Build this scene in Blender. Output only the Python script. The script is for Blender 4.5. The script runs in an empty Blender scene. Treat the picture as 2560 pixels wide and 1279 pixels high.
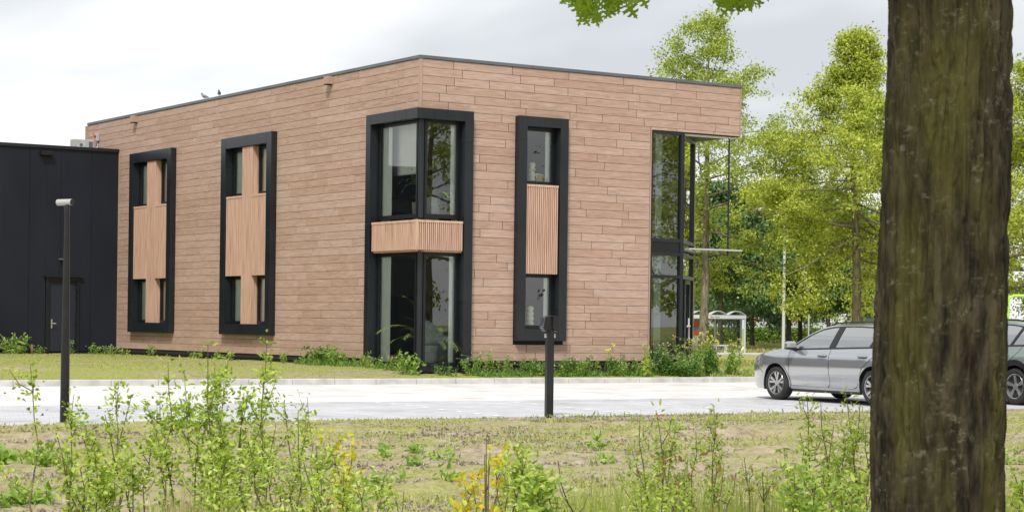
import bpy, bmesh, math, random
import numpy as np
from mathutils import Vector, Matrix
from mathutils.geometry import delaunay_2d_cdt
random.seed(7)
rng = np.random.default_rng(7)
S = bpy.context.scene
COL = S.collection
R = math.radians
# ------------------------------------------------------------------ camera
CAM = np.array([-23.41, -40.07, 1.40])
PSI, ROLL, FPX, CYP = 0.57486, 0.0125, 5117.3, 811.35
FWD = np.array([math.sin(PSI), math.cos(PSI), 0.0]); RGT = np.array([math.cos(PSI), -math.sin(PSI), 0.0])
cd = bpy.data.cameras.new('camera'); cam = bpy.data.objects.new('camera', cd); COL.objects.link(cam)
cd.sensor_width = 36.0; cd.lens = FPX / 2560 * 36.0
cd.shift_y = (CYP - 639.5) / 2560
cd.clip_start = 0.1; cd.clip_end = 6000
cam.matrix_world = (Matrix.Translation(Vector(CAM)) @ Matrix.Rotation(-PSI, 4, 'Z')
                    @ Matrix.Rotation(R(90), 4, 'X') @ Matrix.Rotation(ROLL, 4, 'Z'))
cd.dof.use_dof = True; cd.dof.focus_distance = 44.0; cd.dof.aperture_fstop = 18.0
S.camera = cam
# ------------------------------------------------------------------ sky
W = bpy.data.worlds.new('World'); S.world = W; W.use_nodes = True
wt = W.node_tree; wt.nodes.clear()
SUN_EL, SUN_AZ = R(52), R(224)          # azimuth clockwise from +Y
def wn(t, **k):
    n = wt.nodes.new(t)
    for a, b in k.items(): setattr(n, a, b)
    return n
wo = wn('ShaderNodeOutputWorld'); sky = wn('ShaderNodeTexSky', sky_type='NISHITA', sun_disc=False)
sky.sun_elevation = SUN_EL; sky.sun_rotation = SUN_AZ; sky.air_density = 1.0; sky.dust_density = 2.0
bg1 = wn('ShaderNodeBackground'); bg1.inputs[1].default_value = 0.10
bg2 = wn('ShaderNodeBackground'); bg2.inputs[1].default_value = 0.62
tc = wn('ShaderNodeTexCoord'); mp = wn('ShaderNodeMapping'); mp.inputs['Scale'].default_value = (1.0, 1.0, 3.6)
mp.inputs['Location'].default_value = (0.62, 0.3, 0.55)
nz = wn('ShaderNodeTexNoise'); nz.inputs['Scale'].default_value = 3.4; nz.inputs['Detail'].default_value = 4.0
nz.inputs['Roughness'].default_value = 0.5; nz.inputs['Distortion'].default_value = 0.4
rp = wn('ShaderNodeValToRGB')
rp.color_ramp.elements[0].position = 0.32; rp.color_ramp.elements[0].color = (0.60, 0.615, 0.64, 1)
rp.color_ramp.elements[1].position = 0.57; rp.color_ramp.elements[1].color = (0.98, 0.98, 0.98, 1)
e = rp.color_ramp.elements.new(0.46); e.color = (0.80, 0.81, 0.825, 1)
mx = wn('ShaderNodeMixShader'); mx.inputs[0].default_value = 0.90
L = wt.links.new
L(tc.outputs['Generated'], mp.inputs['Vector']); L(mp.outputs[0], nz.inputs['Vector']); L(nz.outputs[0], rp.inputs[0])
L(rp.outputs[0], bg2.inputs[0]); L(sky.outputs[0], bg1.inputs[0]); L(bg1.outputs[0], mx.inputs[1]); L(bg2.outputs[0], mx.inputs[2])
L(mx.outputs[0], wo.inputs[0])
# ------------------------------------------------------------------ sun
sd = bpy.data.lights.new('sun', 'SUN'); sun = bpy.data.objects.new('sun', sd); COL.objects.link(sun)
sd.energy = 2.2; sd.angle = R(10); sd.color = (1.0, 0.96, 0.90)
sdir = Vector((math.sin(SUN_AZ) * math.cos(SUN_EL), math.cos(SUN_AZ) * math.cos(SUN_EL), math.sin(SUN_EL)))
sun.rotation_euler = (-sdir).to_track_quat('-Z', 'Y').to_euler(); sun.location = (0, 0, 40)
# ------------------------------------------------------------------ exposure
S.view_settings.view_transform = 'Standard'; S.view_settings.look = 'None'
S.view_settings.gamma = 1.0; S.view_settings.exposure = 0.90
try: S.view_settings.use_curve_mapping = False
except Exception: pass
S.render.engine = 'CYCLES'
S.cycles.max_bounces = 7; S.cycles.transparent_max_bounces = 12; S.cycles.glossy_bounces = 3; S.cycles.diffuse_bounces = 4
S.cycles.caustics_reflective = False; S.cycles.caustics_refractive = False
S.cycles.use_denoising = True

# ================================================================== helpers
def at(px, py, dep):
    """point of the place seen at a photo pixel, at a given distance"""
    a, b = px - 1280, py - CYP; c, s = math.cos(ROLL), math.sin(ROLL)
    u, v = c * a + s * b, -s * a + c * b
    return CAM + dep * (FWD + RGT * u / FPX - np.array([0, 0, 1.0]) * v / FPX)
def base_at(px, dep, z=0.0):
    p = at(px, CYP + 1.4 / dep * FPX, dep); p[2] = z
    return p

class MB:
    def __init__(s): s.v = []; s.f = []
    def add(s, vs, fs):
        o = len(s.v); s.v += [tuple(map(float, p)) for p in vs]; s.f += [tuple(i + o for i in f) for f in fs]; return s
    def box(s, x0, y0, z0, x1, y1, z1):
        x0, x1 = min(x0, x1), max(x0, x1); y0, y1 = min(y0, y1), max(y0, y1); z0, z1 = min(z0, z1), max(z0, z1)
        return s.add([(x0,y0,z0),(x1,y0,z0),(x1,y1,z0),(x0,y1,z0),(x0,y0,z1),(x1,y0,z1),(x1,y1,z1),(x0,y1,z1)],
                     [(0,3,2,1),(4,5,6,7),(0,1,5,4),(1,2,6,5),(2,3,7,6),(3,0,4,7)])
    def bar(s, p, q, w, h=None, up=(0,0,1)):
        p, q = Vector(p), Vector(q); h = h or w; d = (q - p).normalized(); u = Vector(up)
        if abs(d.dot(u)) > .98: u = Vector((1,0,0))
        a = d.cross(u).normalized() * w / 2; b = a.cross(d).normalized() * h / 2
        vs = [p-a-b, p+a-b, p+a+b, p-a+b, q-a-b, q+a-b, q+a+b, q-a+b]
        return s.add(vs, [(0,3,2,1),(4,5,6,7),(0,1,5,4),(1,2,6,5),(2,3,7,6),(3,0,4,7)])
    def tube(s, pts, rad, n=8, cap=True):
        pts = [Vector(p) for p in pts]
        if not hasattr(rad, '__len__'): rad = [rad] * len(pts)
        o = len(s.v); ref = None
        for i, p in enumerate(pts):
            d = (pts[min(i+1, len(pts)-1)] - pts[max(i-1, 0)])
            d = d.normalized() if d.length > 1e-9 else Vector((0,0,1))
            if ref is None:
                ref = Vector((1,0,0)) if abs(d.x) < .9 else Vector((0,1,0))
            a = (ref - d * ref.dot(d)).normalized(); b = d.cross(a); ref = a
            for k in range(n):
                t = 2*math.pi*k/n; s.v.append(tuple(p + (a*math.cos(t) + b*math.sin(t)) * rad[i]))
        for i in range(len(pts)-1):
            for k in range(n):
                s.f.append((o+i*n+k, o+i*n+(k+1)%n, o+(i+1)*n+(k+1)%n, o+(i+1)*n+k))
        if cap:
            s.f.append(tuple(o+k for k in reversed(range(n)))); s.f.append(tuple(o+(len(pts)-1)*n+k for k in range(n)))
        return s
    def lathe(s, prof, n=24, c=(0,0,0)):
        o = len(s.v)
        for r, z in prof:
            for k in range(n):
                t = 2*math.pi*k/n; s.v.append((c[0]+r*math.cos(t), c[1]+r*math.sin(t), c[2]+z))
        for i in range(len(prof)-1):
            for k in range(n):
                s.f.append((o+i*n+k, o+i*n+(k+1)%n, o+(i+1)*n+(k+1)%n, o+(i+1)*n+k))
        s.f.append(tuple(o+k for k in reversed(range(n)))); s.f.append(tuple(o+(len(prof)-1)*n+k for k in range(n)))
        return s
    def prism(s, poly, z0, z1):
        n = len(poly); o = len(s.v)
        s.v += [(x, y, z0) for x, y in poly] + [(x, y, z1) for x, y in poly]
        s.f.append(tuple(o+i for i in reversed(range(n)))); s.f.append(tuple(o+n+i for i in range(n)))
        for i in range(n): s.f.append((o+i, o+(i+1)%n, o+n+(i+1)%n, o+n+i))
        return s
    def build(s, name, m, parent=None, smooth=False, bevel=0, loc=None):
        me = bpy.data.meshes.new(name); me.from_pydata(s.v, [], s.f); me.update()
        if smooth is True: me.polygons.foreach_set('use_smooth', [True]*len(me.polygons))
        me.materials.append(m)
        o = bpy.data.objects.new(name, me); COL.objects.link(o)
        if parent: o.parent = parent
        if loc is not None: o.location = loc
        if bevel:
            b = o.modifiers.new('bevel', 'BEVEL'); b.width = bevel; b.segments = 2; b.limit_method = 'ANGLE'; b.angle_limit = R(40)
        if smooth == 'auto':
            me.polygons.foreach_set('use_smooth', [True]*len(me.polygons))
            try: me.set_sharp_from_angle(angle=R(35))
            except Exception: pass
        return o

def np_obj(name, V, F, m, parent=None, smooth=False, loc=None, mi=None, mats=None):
    V = np.asarray(V, np.float32); F = np.asarray(F, np.int32); k = F.shape[1]
    me = bpy.data.meshes.new(name)
    me.vertices.add(len(V)); me.vertices.foreach_set('co', V.ravel())
    me.loops.add(F.size); me.loops.foreach_set('vertex_index', F.ravel())
    me.polygons.add(len(F)); me.polygons.foreach_set('loop_start', np.arange(0, F.size, k, dtype=np.int32))
    try: me.polygons.foreach_set('loop_total', np.full(len(F), k, np.int32))
    except Exception: pass
    if smooth: me.polygons.foreach_set('use_smooth', np.ones(len(F), bool))
    me.update(calc_edges=True); me.materials.append(m)
    o = bpy.data.objects.new(name, me); COL.objects.link(o)
    if parent: o.parent = parent
    if loc is not None: o.location = loc
    return o

def tag(o, label, cat, group=None, kind=None):
    o['label'] = label; o['category'] = cat
    if group: o['group'] = group
    if kind: o['kind'] = kind
    return o
def thing(name, label, cat, loc=(0,0,0), rotz=0, group=None):
    o = bpy.data.objects.new(name, None); COL.objects.link(o); o.empty_display_size = .3
    o.location = [float(c) for c in loc]; o.rotation_euler = (0, 0, rotz)
    return tag(o, label, cat, group)
def struct(o): o['kind'] = 'structure'; return o
def stuff(o): o['kind'] = 'stuff'; return o
def copy_tree(o, parent=None):
    c = o.copy(); COL.objects.link(c); c.parent = parent
    for ch in o.children: copy_tree(ch, c)
    return c

# ------------------------------------------------------------------ numpy value noise
_perm = np.random.default_rng(3).random((256, 256))
def vnoise(x, y):
    xi = np.floor(x).astype(int); yi = np.floor(y).astype(int); fx = x - xi; fy = y - yi
    fx = fx*fx*(3-2*fx); fy = fy*fy*(3-2*fy)
    g = lambda a, b: _perm[a & 255, b & 255]
    return (g(xi,yi)*(1-fx) + g(xi+1,yi)*fx)*(1-fy) + (g(xi,yi+1)*(1-fx) + g(xi+1,yi+1)*fx)*fy
def fbm(x, y, o=4, r=.5):
    t = 0; a = 1; n = 0
    for i in range(o): t = t + a*vnoise(x*2**i + 17.3*i, y*2**i + 5.1*i); n += a; a *= r
    return t/n

# ================================================================== materials
def nm(name):
    m = bpy.data.materials.new(name); m.use_nodes = True
    nt = m.node_tree; return m, nt, nt.nodes['Principled BSDF']
def N(nt, t, **k):
    n = nt.nodes.new(t)
    for a, b in k.items(): setattr(n, a, b)
    return n
def mat(name, col, rough=.6, metal=0., spec=.5, coat=0., emit=None):
    m, nt, b = nm(name)
    b.inputs['Base Color'].default_value = (*col, 1); b.inputs['Roughness'].default_value = rough
    b.inputs['Metallic'].default_value = metal; b.inputs['Specular IOR Level'].default_value = spec
    b.inputs['Coat Weight'].default_value = coat; b.inputs['Coat Roughness'].default_value = .04
    if emit: b.inputs['Emission Color'].default_value = (*emit[0], 1); b.inputs['Emission Strength'].default_value = emit[1]
    return m
def ramp(nt, stops):
    r = N(nt, 'ShaderNodeValToRGB'); els = r.color_ramp.elements
    while len(els) > 1: els.remove(els[-1])
    els[0].position = stops[0][0]; els[0].color = (*stops[0][1], 1)
    for p, c in stops[1:]:
        q = els.new(p); q.color = (*c, 1)
    return r
def noisy(name, stops, scale=4., rough=.7, stretch=(1,1,1), detail=4., bump=0., bscale=None, metal=0., spec=.4, coat=0., rough_var=0.):
    m, nt, b = nm(name); l = nt.links.new
    g = N(nt, 'ShaderNodeNewGeometry'); mp = N(nt, 'ShaderNodeMapping'); mp.inputs['Scale'].default_value = stretch
    l(g.outputs['Position'], mp.inputs['Vector'])
    n = N(nt, 'ShaderNodeTexNoise'); n.inputs['Scale'].default_value = scale; n.inputs['Detail'].default_value = detail
    l(mp.outputs[0], n.inputs['Vector']); r = ramp(nt, stops); l(n.outputs[0], r.inputs[0]); l(r.outputs[0], b.inputs['Base Color'])
    b.inputs['Roughness'].default_value = rough; b.inputs['Metallic'].default_value = metal
    b.inputs['Specular IOR Level'].default_value = spec; b.inputs['Coat Weight'].default_value = coat
    if rough_var:
        mr = N(nt, 'ShaderNodeMapRange'); mr.inputs[3].default_value = rough-rough_var; mr.inputs[4].default_value = rough+rough_var
        l(n.outputs[0], mr.inputs[0]); l(mr.outputs[0], b.inputs['Roughness'])
    if bump:
        n2 = N(nt, 'ShaderNodeTexNoise'); n2.inputs['Scale'].default_value = bscale or scale*4; n2.inputs['Detail'].default_value = 5
        l(mp.outputs[0], n2.inputs['Vector'])
        bp = N(nt, 'ShaderNodeBump'); bp.inputs['Strength'].default_value = bump; bp.inputs['Distance'].default_value = .02
        l(n2.outputs[0], bp.inputs['Height']); l(bp.outputs[0], b.inputs['Normal'])
    return m
def leaf_mat(name, cols, trans=.4, rough=.5, tint=1.25):
    m, nt, b = nm(name); l = nt.links.new
    g = N(nt, 'ShaderNodeNewGeometry'); k = len(cols)
    r = ramp(nt, [(i/(k-1), c) for i, c in enumerate(cols)])
    l(g.outputs['Random Per Island'], r.inputs[0]); l(r.outputs[0], b.inputs['Base Color'])
    b.inputs['Roughness'].default_value = rough; b.inputs['Specular IOR Level'].default_value = .3
    t = N(nt, 'ShaderNodeBsdfTranslucent'); h = N(nt, 'ShaderNodeHueSaturation'); h.inputs['Value'].default_value = tint
    h.inputs['Saturation'].default_value = 1.08
    l(r.outputs[0], h.inputs['Color']); l(h.outputs[0], t.inputs[0])
    mx = N(nt, 'ShaderNodeMixShader'); mx.inputs[0].default_value = trans
    l(b.outputs[0], mx.inputs[1]); l(t.outputs[0], mx.inputs[2]); l(mx.outputs[0], nt.nodes['Material Output'].inputs[0])
    return m
def glass_mat(name, tint=(.80,.87,.82), ior=1.7, base=0.04, wob=0.0):
    m, nt, b = nm(name); l = nt.links.new; nt.nodes.remove(b)
    t = N(nt, 'ShaderNodeBsdfTransparent'); t.inputs[0].default_value = (*tint, 1)
    g = N(nt, 'ShaderNodeBsdfGlossy'); g.inputs['Roughness'].default_value = 0.0; g.inputs[0].default_value = (.95,.97,.96,1)
    f = N(nt, 'ShaderNodeFresnel'); f.inputs[0].default_value = ior
    a = N(nt, 'ShaderNodeMath', operation='ADD', use_clamp=True); a.inputs[1].default_value = base
    if wob:
        gg = N(nt, 'ShaderNodeNewGeometry'); n = N(nt, 'ShaderNodeTexNoise'); n.inputs['Scale'].default_value = 1.1; n.inputs['Detail'].default_value = 1
        bp = N(nt, 'ShaderNodeBump'); bp.inputs['Strength'].default_value = wob; bp.inputs['Distance'].default_value = .01
        l(gg.outputs['Position'], n.inputs['Vector']); l(n.outputs[0], bp.inputs['Height']); l(bp.outputs[0], g.inputs['Normal'])
    mx = N(nt, 'ShaderNodeMixShader')
    l(f.outputs[0], a.inputs[0]); l(a.outputs[0], mx.inputs[0]); l(t.outputs[0], mx.inputs[1]); l(g.outputs[0], mx.inputs[2])
    l(mx.outputs[0], nt.nodes['Material Output'].inputs[0])
    return m

def plank_mat():
    m, nt, b = nm('wood_print_plank'); l = nt.links.new
    g = N(nt, 'ShaderNodeNewGeometry'); sp = N(nt, 'ShaderNodeSeparateXYZ'); l(g.outputs['Position'], sp.inputs[0])
    at_ = N(nt, 'ShaderNodeAttribute'); at_.attribute_name = 'tone'
    def mth(op, a, bb):
        q = N(nt, 'ShaderNodeMath', operation=op)
        for i, v in enumerate((a, bb)):
            if isinstance(v, (int, float)): q.inputs[i].default_value = v
            else: l(v, q.inputs[i])
        return q.outputs[0]
    tone = at_.outputs['Fac']
    u = mth('ADD', sp.outputs['X'], sp.outputs['Y'])
    cv = N(nt, 'ShaderNodeCombineXYZ')
    l(mth('ADD', mth('MULTIPLY', u, 1.3), mth('MULTIPLY', tone, 53.0)), cv.inputs[0])
    l(mth('MULTIPLY', sp.outputs['Z'], 15.0), cv.inputs[1]); l(mth('MULTIPLY', tone, 19.0), cv.inputs[2])
    n = N(nt, 'ShaderNodeTexNoise'); n.inputs['Scale'].default_value = 1.5; n.inputs['Detail'].default_value = 6
    n.inputs['Roughness'].default_value = .62; n.inputs['Distortion'].default_value = 1.3
    l(cv.outputs[0], n.inputs['Vector'])
    r = ramp(nt, [(.26, (.258,.164,.121)), (.42, (.350,.235,.179)), (.52, (.396,.269,.208)), (.70, (.455,.320,.255))])
    l(n.outputs[0], r.inputs[0])
    hs = N(nt, 'ShaderNodeHueSaturation'); l(r.outputs[0], hs.inputs['Color'])
    l(mth('ADD', mth('MULTIPLY', tone, .13), .935), hs.inputs['Value'])
    l(mth('ADD', mth('MULTIPLY', tone, -.14), 1.06), hs.inputs['Saturation'])
    l(hs.outputs[0], b.inputs['Base Color']); b.inputs['Roughness'].default_value = .62; b.inputs['Specular IOR Level'].default_value = .3
    bp = N(nt, 'ShaderNodeBump'); bp.inputs['Strength'].default_value = .25; bp.inputs['Distance'].default_value = .004
    l(n.outputs[0], bp.inputs['Height']); l(bp.outputs[0], b.inputs['Normal'])
    return m
def slat_mat():
    m, nt, b = nm('thermo_wood'); l = nt.links.new
    g = N(nt, 'ShaderNodeNewGeometry'); mp = N(nt, 'ShaderNodeMapping'); mp.inputs['Scale'].default_value = (24, 24, .9)
    l(g.outputs['Position'], mp.inputs['Vector'])
    n = N(nt, 'ShaderNodeTexNoise'); n.inputs['Scale'].default_value = 1.4; n.inputs['Detail'].default_value = 4; l(mp.outputs[0], n.inputs['Vector'])
    r = ramp(nt, [(.27, (.22,.11,.07)), (.36, (.41,.255,.178)), (.52, (.51,.335,.245)), (.7, (.59,.41,.31))])
    l(n.outputs[0], r.inputs[0]); l(r.outputs[0], b.inputs['Base Color']); b.inputs['Roughness'].default_value = .7
    b.inputs['Specular IOR Level'].default_value = .25
    return m
def paving_mat(name, c1, c2, mort):
    m, nt, b = nm(name); l = nt.links.new
    g = N(nt, 'ShaderNodeNewGeometry')
    br = N(nt, 'ShaderNodeTexBrick'); br.inputs['Scale'].default_value = 1.0; br.inputs['Brick Width'].default_value = .21; br.inputs['Row Height'].default_value = .105
    br.inputs['Mortar Size'].default_value = .006; br.inputs['Color1'].default_value = (*c1, 1); br.inputs['Color2'].default_value = (*c2, 1); br.inputs['Mortar'].default_value = (*mort, 1)
    br.inputs['Bias'].default_value = 0.; l(g.outputs['Position'], br.inputs['Vector'])
    n = N(nt, 'ShaderNodeTexNoise'); n.inputs['Scale'].default_value = .8; n.inputs['Detail'].default_value = 6; n.inputs['Roughness'].default_value = .65
    l(g.outputs['Position'], n.inputs['Vector']); r = ramp(nt, [(.30, (.70,.69,.67)), (.48, (.93,.925,.92)), (.66, (1.05,1.04,1.03))]); l(n.outputs[0], r.inputs[0])
    mx = N(nt, 'ShaderNodeMix', data_type='RGBA', blend_type='MULTIPLY'); mx.inputs[0].default_value = 1
    l(br.outputs['Color'], mx.inputs[6]); l(r.outputs[0], mx.inputs[7]); l(mx.outputs[2], b.inputs['Base Color'])
    b.inputs['Roughness'].default_value = .75
    bp = N(nt, 'ShaderNodeBump'); bp.inputs['Strength'].default_value = .35; bp.inputs['Distance'].default_value = .004; bp.invert = True
    l(br.outputs['Fac'], bp.inputs['Height']); l(bp.outputs[0], b.inputs['Normal'])
    return m
def soil_mat(name, grass_lo, grass_hi, gscale=.9):
    m, nt, b = nm(name); l = nt.links.new
    g = N(nt, 'ShaderNodeNewGeometry')
    n1 = N(nt, 'ShaderNodeTexNoise'); n1.inputs['Scale'].default_value = 7; n1.inputs['Detail'].default_value = 8; n1.inputs['Roughness'].default_value = .7
    l(g.outputs['Position'], n1.inputs['Vector'])
    r1 = ramp(nt, [(.33, (.090,.07,.048)), (.43, (.25,.203,.142)), (.66, (.40,.345,.255))]); l(n1.outputs[0], r1.inputs[0])
    n2 = N(nt, 'ShaderNodeTexNoise'); n2.inputs['Scale'].default_value = gscale; n2.inputs['Detail'].default_value = 7; n2.inputs['Roughness'].default_value = .68
    mp = N(nt, 'ShaderNodeMapping'); mp.inputs['Scale'].default_value = (.45, 1.5, 1); l(g.outputs['Position'], mp.inputs['Vector']); l(mp.outputs[0], n2.inputs['Vector'])
    r2 = ramp(nt, [(grass_lo, (0,0,0)), (grass_hi, (1,1,1))]); l(n2.outputs[0], r2.inputs[0])
    n3 = N(nt, 'ShaderNodeTexNoise'); n3.inputs['Scale'].default_value = 30; n3.inputs['Detail'].default_value = 3; l(g.outputs['Position'], n3.inputs['Vector'])
    r3 = ramp(nt, [(.3, (.15,.17,.035)), (.7, (.33,.34,.10))]); l(n3.outputs[0], r3.inputs[0])
    mx = N(nt, 'ShaderNodeMix', data_type='RGBA'); l(r2.outputs[0], mx.inputs[0]); l(r1.outputs[0], mx.inputs[6]); l(r3.outputs[0], mx.inputs[7])
    l(mx.outputs[2], b.inputs['Base Color']); b.inputs['Roughness'].default_value = .95; b.inputs['Specular IOR Level'].default_value = .1
    bp = N(nt, 'ShaderNodeBump'); bp.inputs['Strength'].default_value = .7; bp.inputs['Distance'].default_value = .03
    l(n1.outputs[0], bp.inputs['Height']); l(bp.outputs[0], b.inputs['Normal'])
    return m
def bark_mat(name, dark, mid, moss, lich, big=True):
    m, nt, b = nm(name); l = nt.links.new
    tcn = N(nt, 'ShaderNodeTexCoord'); mp = N(nt, 'ShaderNodeMapping'); mp.inputs['Scale'].default_value = (1, 1, .24)
    l(tcn.outputs['Object'], mp.inputs['Vector'])
    n = N(nt, 'ShaderNodeTexNoise'); n.inputs['Scale'].default_value = 26 if big else 14; n.inputs['Detail'].default_value = 7; n.inputs['Roughness'].default_value = .6
    l(mp.outputs[0], n.inputs['Vector']); r = ramp(nt, [(.34, dark), (.62, mid)]); l(n.outputs[0], r.inputs[0])
    n2 = N(nt, 'ShaderNodeTexNoise'); n2.inputs['Scale'].default_value = 3.2; n2.inputs['Detail'].default_value = 5
    mp2 = N(nt, 'ShaderNodeMapping'); mp2.inputs['Scale'].default_value = (1.6, 1.6, .28); l(tcn.outputs['Object'], mp2.inputs['Vector']); l(mp2.outputs[0], n2.inputs['Vector'])
    r2 = ramp(nt, [(.46, (0,0,0)), (.60, (1,1,1))]); l(n2.outputs[0], r2.inputs[0])
    mx = N(nt, 'ShaderNodeMix', data_type='RGBA'); l(r2.outputs[0], mx.inputs[0]); l(r.outputs[0], mx.inputs[6]); mx.inputs[7].default_value = (*moss, 1)
    mul = N(nt, 'ShaderNodeMix', data_type='RGBA', blend_type='MULTIPLY'); mul.inputs[0].default_value = .75
    rr = ramp(nt, [(.3, (.45,.45,.45)), (.65, (1.25,1.25,1.25))]); l(n.outputs[0], rr.inputs[0]); l(mx.outputs[2], mul.inputs[6]); l(rr.outputs[0], mul.inputs[7])
    v = N(nt, 'ShaderNodeTexNoise'); v.inputs['Scale'].default_value = 24 if big else 20; v.inputs['Detail'].default_value = 3; v.inputs['Roughness'].default_value = .7
    mp3 = N(nt, 'ShaderNodeMapping'); mp3.inputs['Scale'].default_value = (1, 1, 1.5); l(tcn.outputs['Object'], mp3.inputs['Vector']); l(mp3.outputs[0], v.inputs['Vector'])
    n4 = N(nt, 'ShaderNodeTexNoise'); n4.inputs['Scale'].default_value = 9; n4.inputs['Detail'].default_value = 4; l(tcn.outputs['Object'], n4.inputs['Vector'])
    r4 = ramp(nt, [(.42, (0,0,0)), (.60, (1,1,1))]); l(n4.outputs[0], r4.inputs[0])
    r3 = ramp(nt, [(.55, (0,0,0)), (.68, (1,1,1))]); l(v.outputs[0], r3.inputs[0])
    mm = N(nt, 'ShaderNodeMath', operation='MULTIPLY'); l(r3.outputs[0], mm.inputs[0]); l(r4.outputs[0], mm.inputs[1])
    mm2 = N(nt, 'ShaderNodeMath', operation='MULTIPLY'); l(mm.outputs[0], mm2.inputs[0]); mm2.inputs[1].default_value = .75
    mx2 = N(nt, 'ShaderNodeMix', data_type='RGBA'); l(mm2.outputs[0], mx2.inputs[0]); l(mul.outputs[2], mx2.inputs[6]); mx2.inputs[7].default_value = (*lich, 1)
    l(mx2.outputs[2], b.inputs['Base Color']); b.inputs['Roughness'].default_value = .9; b.inputs['Specular IOR Level'].default_value = .15
    bp = N(nt, 'ShaderNodeBump'); bp.inputs['Strength'].default_value = .8; bp.inputs['Distance'].default_value = .015
    l(n.outputs[0], bp.inputs['Height']); l(bp.outputs[0], b.inputs['Normal'])
    return m

M = {}
M['plank'] = plank_mat()
M['slat'] = slat_mat()
M['slat_back'] = mat('dark_backing_board', (.13,.062,.036), .85)
M['trim'] = noisy('plank_edge_trim', [(.3, (.34,.225,.172)), (.7, (.41,.28,.22))], 3, .6, (8,8,1))
M['membrane'] = mat('black_wall_membrane', (.012,.010,.010), .9)
M['black'] = noisy('anthracite_aluminium', [(.35, (.008,.0105,.014)), (.65, (.0125,.0155,.0195))], 1.2, .30, spec=.45, rough_var=.05)
M['sash'] = mat('black_window_sash', (.007,.0075,.010), .34, spec=.4)
M['cap'] = noisy('roof_trim_aluminium', [(.4, (.085,.092,.105)), (.6, (.11,.118,.13))], .9, .42, spec=.55)
M['dark_panel'] = noisy('black_sandwich_panel', [(.35, (.0088,.0112,.0175)), (.65, (.0135,.0165,.0250))], .7, .42, (1,1,.35), spec=.28, rough_var=.06)
M['door'] = mat('dark_blue_black_door', (.016,.020,.032), .42)
M['steel'] = mat('brushed_steel', (.62,.63,.64), .35, .8)
M['plaster'] = noisy('white_plaster', [(.4, (.80,.83,.80)), (.6, (.85,.87,.84))], 2, .9)
M['room_wall'] = noisy('grey_room_wall', [(.4, (.30,.30,.28)), (.6, (.34,.34,.32))], 1, .9)
M['room_floor'] = noisy('room_floor', [(.4, (.12,.11,.10)), (.6, (.16,.15,.13))], 3, .5)
M['curtain'] = noisy('pale_curtain', [(.4, (.84,.88,.84)), (.6, (.89,.92,.88))], 3, .9)
M['ceiling'] = mat('room_ceiling', (.5,.5,.48), .9)
M['glass'] = glass_mat('window_glass', (.95,.985,.96), 1.5, .09, wob=.05)
M['glass2'] = glass_mat('entrance_glass', (.72,.80,.76), 1.9, .10, wob=.05)
M['clear'] = glass_mat('clear_glass', (.90,.95,.93), 1.45, .0)
M['mirror_glass'] = glass_mat('chamfer_glass', (.45,.50,.45), 2.2, .62, wob=.04)
M['blind'] = noisy('white_roller_blind', [(.4, (.80,.80,.78)), (.6, (.86,.86,.84))], 2, .85)
M['soffit'] = mat('soffit_panel', (.022,.028,.025), .5, spec=.3)
M['white'] = mat('white_lacquer', (.62,.62,.60), .45)
M['pole'] = mat('pale_grey_pole', (.48,.49,.48), .5)
M['lamp_lens'] = mat('downlight_lens', (.9,.9,.88), .3)
M['concrete'] = noisy('kerb_concrete', [(.32, (.36,.355,.34)), (.62, (.50,.49,.475))], 3.5, .85, bump=.25, bscale=40)
M['plinth'] = mat('black_plinth', (.012,.013,.015), .8)
M['bark'] = bark_mat('mossy_bark', (.012,.010,.006), (.046,.038,.022), (.055,.050,.014), (.11,.108,.07))
M['bark_grey'] = bark_mat('grey_oak_bark', (.12,.10,.075), (.30,.26,.20), (.21,.19,.11), (.36,.34,.27), big=False)
M['bark_dark'] = noisy('dark_bark', [(.35, (.05,.04,.03)), (.65, (.11,.09,.07))], 6, .9, (1,1,.2))
M['twig'] = noisy('brown_twig', [(.35, (.09,.07,.04)), (.65, (.17,.14,.075))], 30, .8)
M['stem_green'] = mat('green_stem', (.16,.19,.06), .7)
M['leaf_oak'] = leaf_mat('oak_leaf_spring', [(.36,.43,.05), (.50,.56,.09), (.65,.69,.18), (.30,.36,.05), (.12,.17,.025)], .48)
M['leaf_oak2'] = leaf_mat('oak_leaf_fresh', [(.27,.34,.06), (.41,.49,.10), (.54,.61,.17), (.33,.40,.08), (.13,.19,.03)], .46)
M['leaf_near'] = leaf_mat('oak_leaf_near', [(.13,.22,.02), (.22,.32,.03), (.33,.40,.06)], .5)
M['leaf_dark'] = leaf_mat('chestnut_leaf', [(.04,.09,.025), (.09,.17,.05), (.17,.28,.11), (.07,.14,.04)], .25, .36)
M['leaf_hedge'] = leaf_mat('hedge_leaf', [(.06,.13,.02), (.15,.25,.04), (.34,.44,.08)], .38)
M['leaf_sap'] = leaf_mat('sapling_leaf', [(.12,.20,.03), (.30,.42,.06), (.52,.63,.13), (.42,.53,.10), (.20,.30,.05)], .46)
M['leaf_wil'] = leaf_mat('willow_leaf', [(.15,.23,.03), (.32,.44,.06), (.50,.62,.13), (.60,.68,.24)], .45)
M['leaf_yel'] = leaf_mat('yellow_leaf', [(.66,.62,.07), (.56,.62,.09), (.70,.50,.06), (.45,.55,.08)], .45)
M['leaf_rust'] = leaf_mat('rusty_leaf', [(.45,.20,.10), (.55,.33,.18), (.40,.36,.14)], .4)
M['leaf_weed'] = leaf_mat('weed_leaf', [(.14,.26,.04), (.23,.37,.06), (.32,.46,.10), (.38,.48,.13)], .42)
M['leaf_weed_dark'] = leaf_mat('weed_leaf_dark', [(.06,.15,.025), (.13,.25,.045), (.24,.37,.08)], .38)
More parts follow.
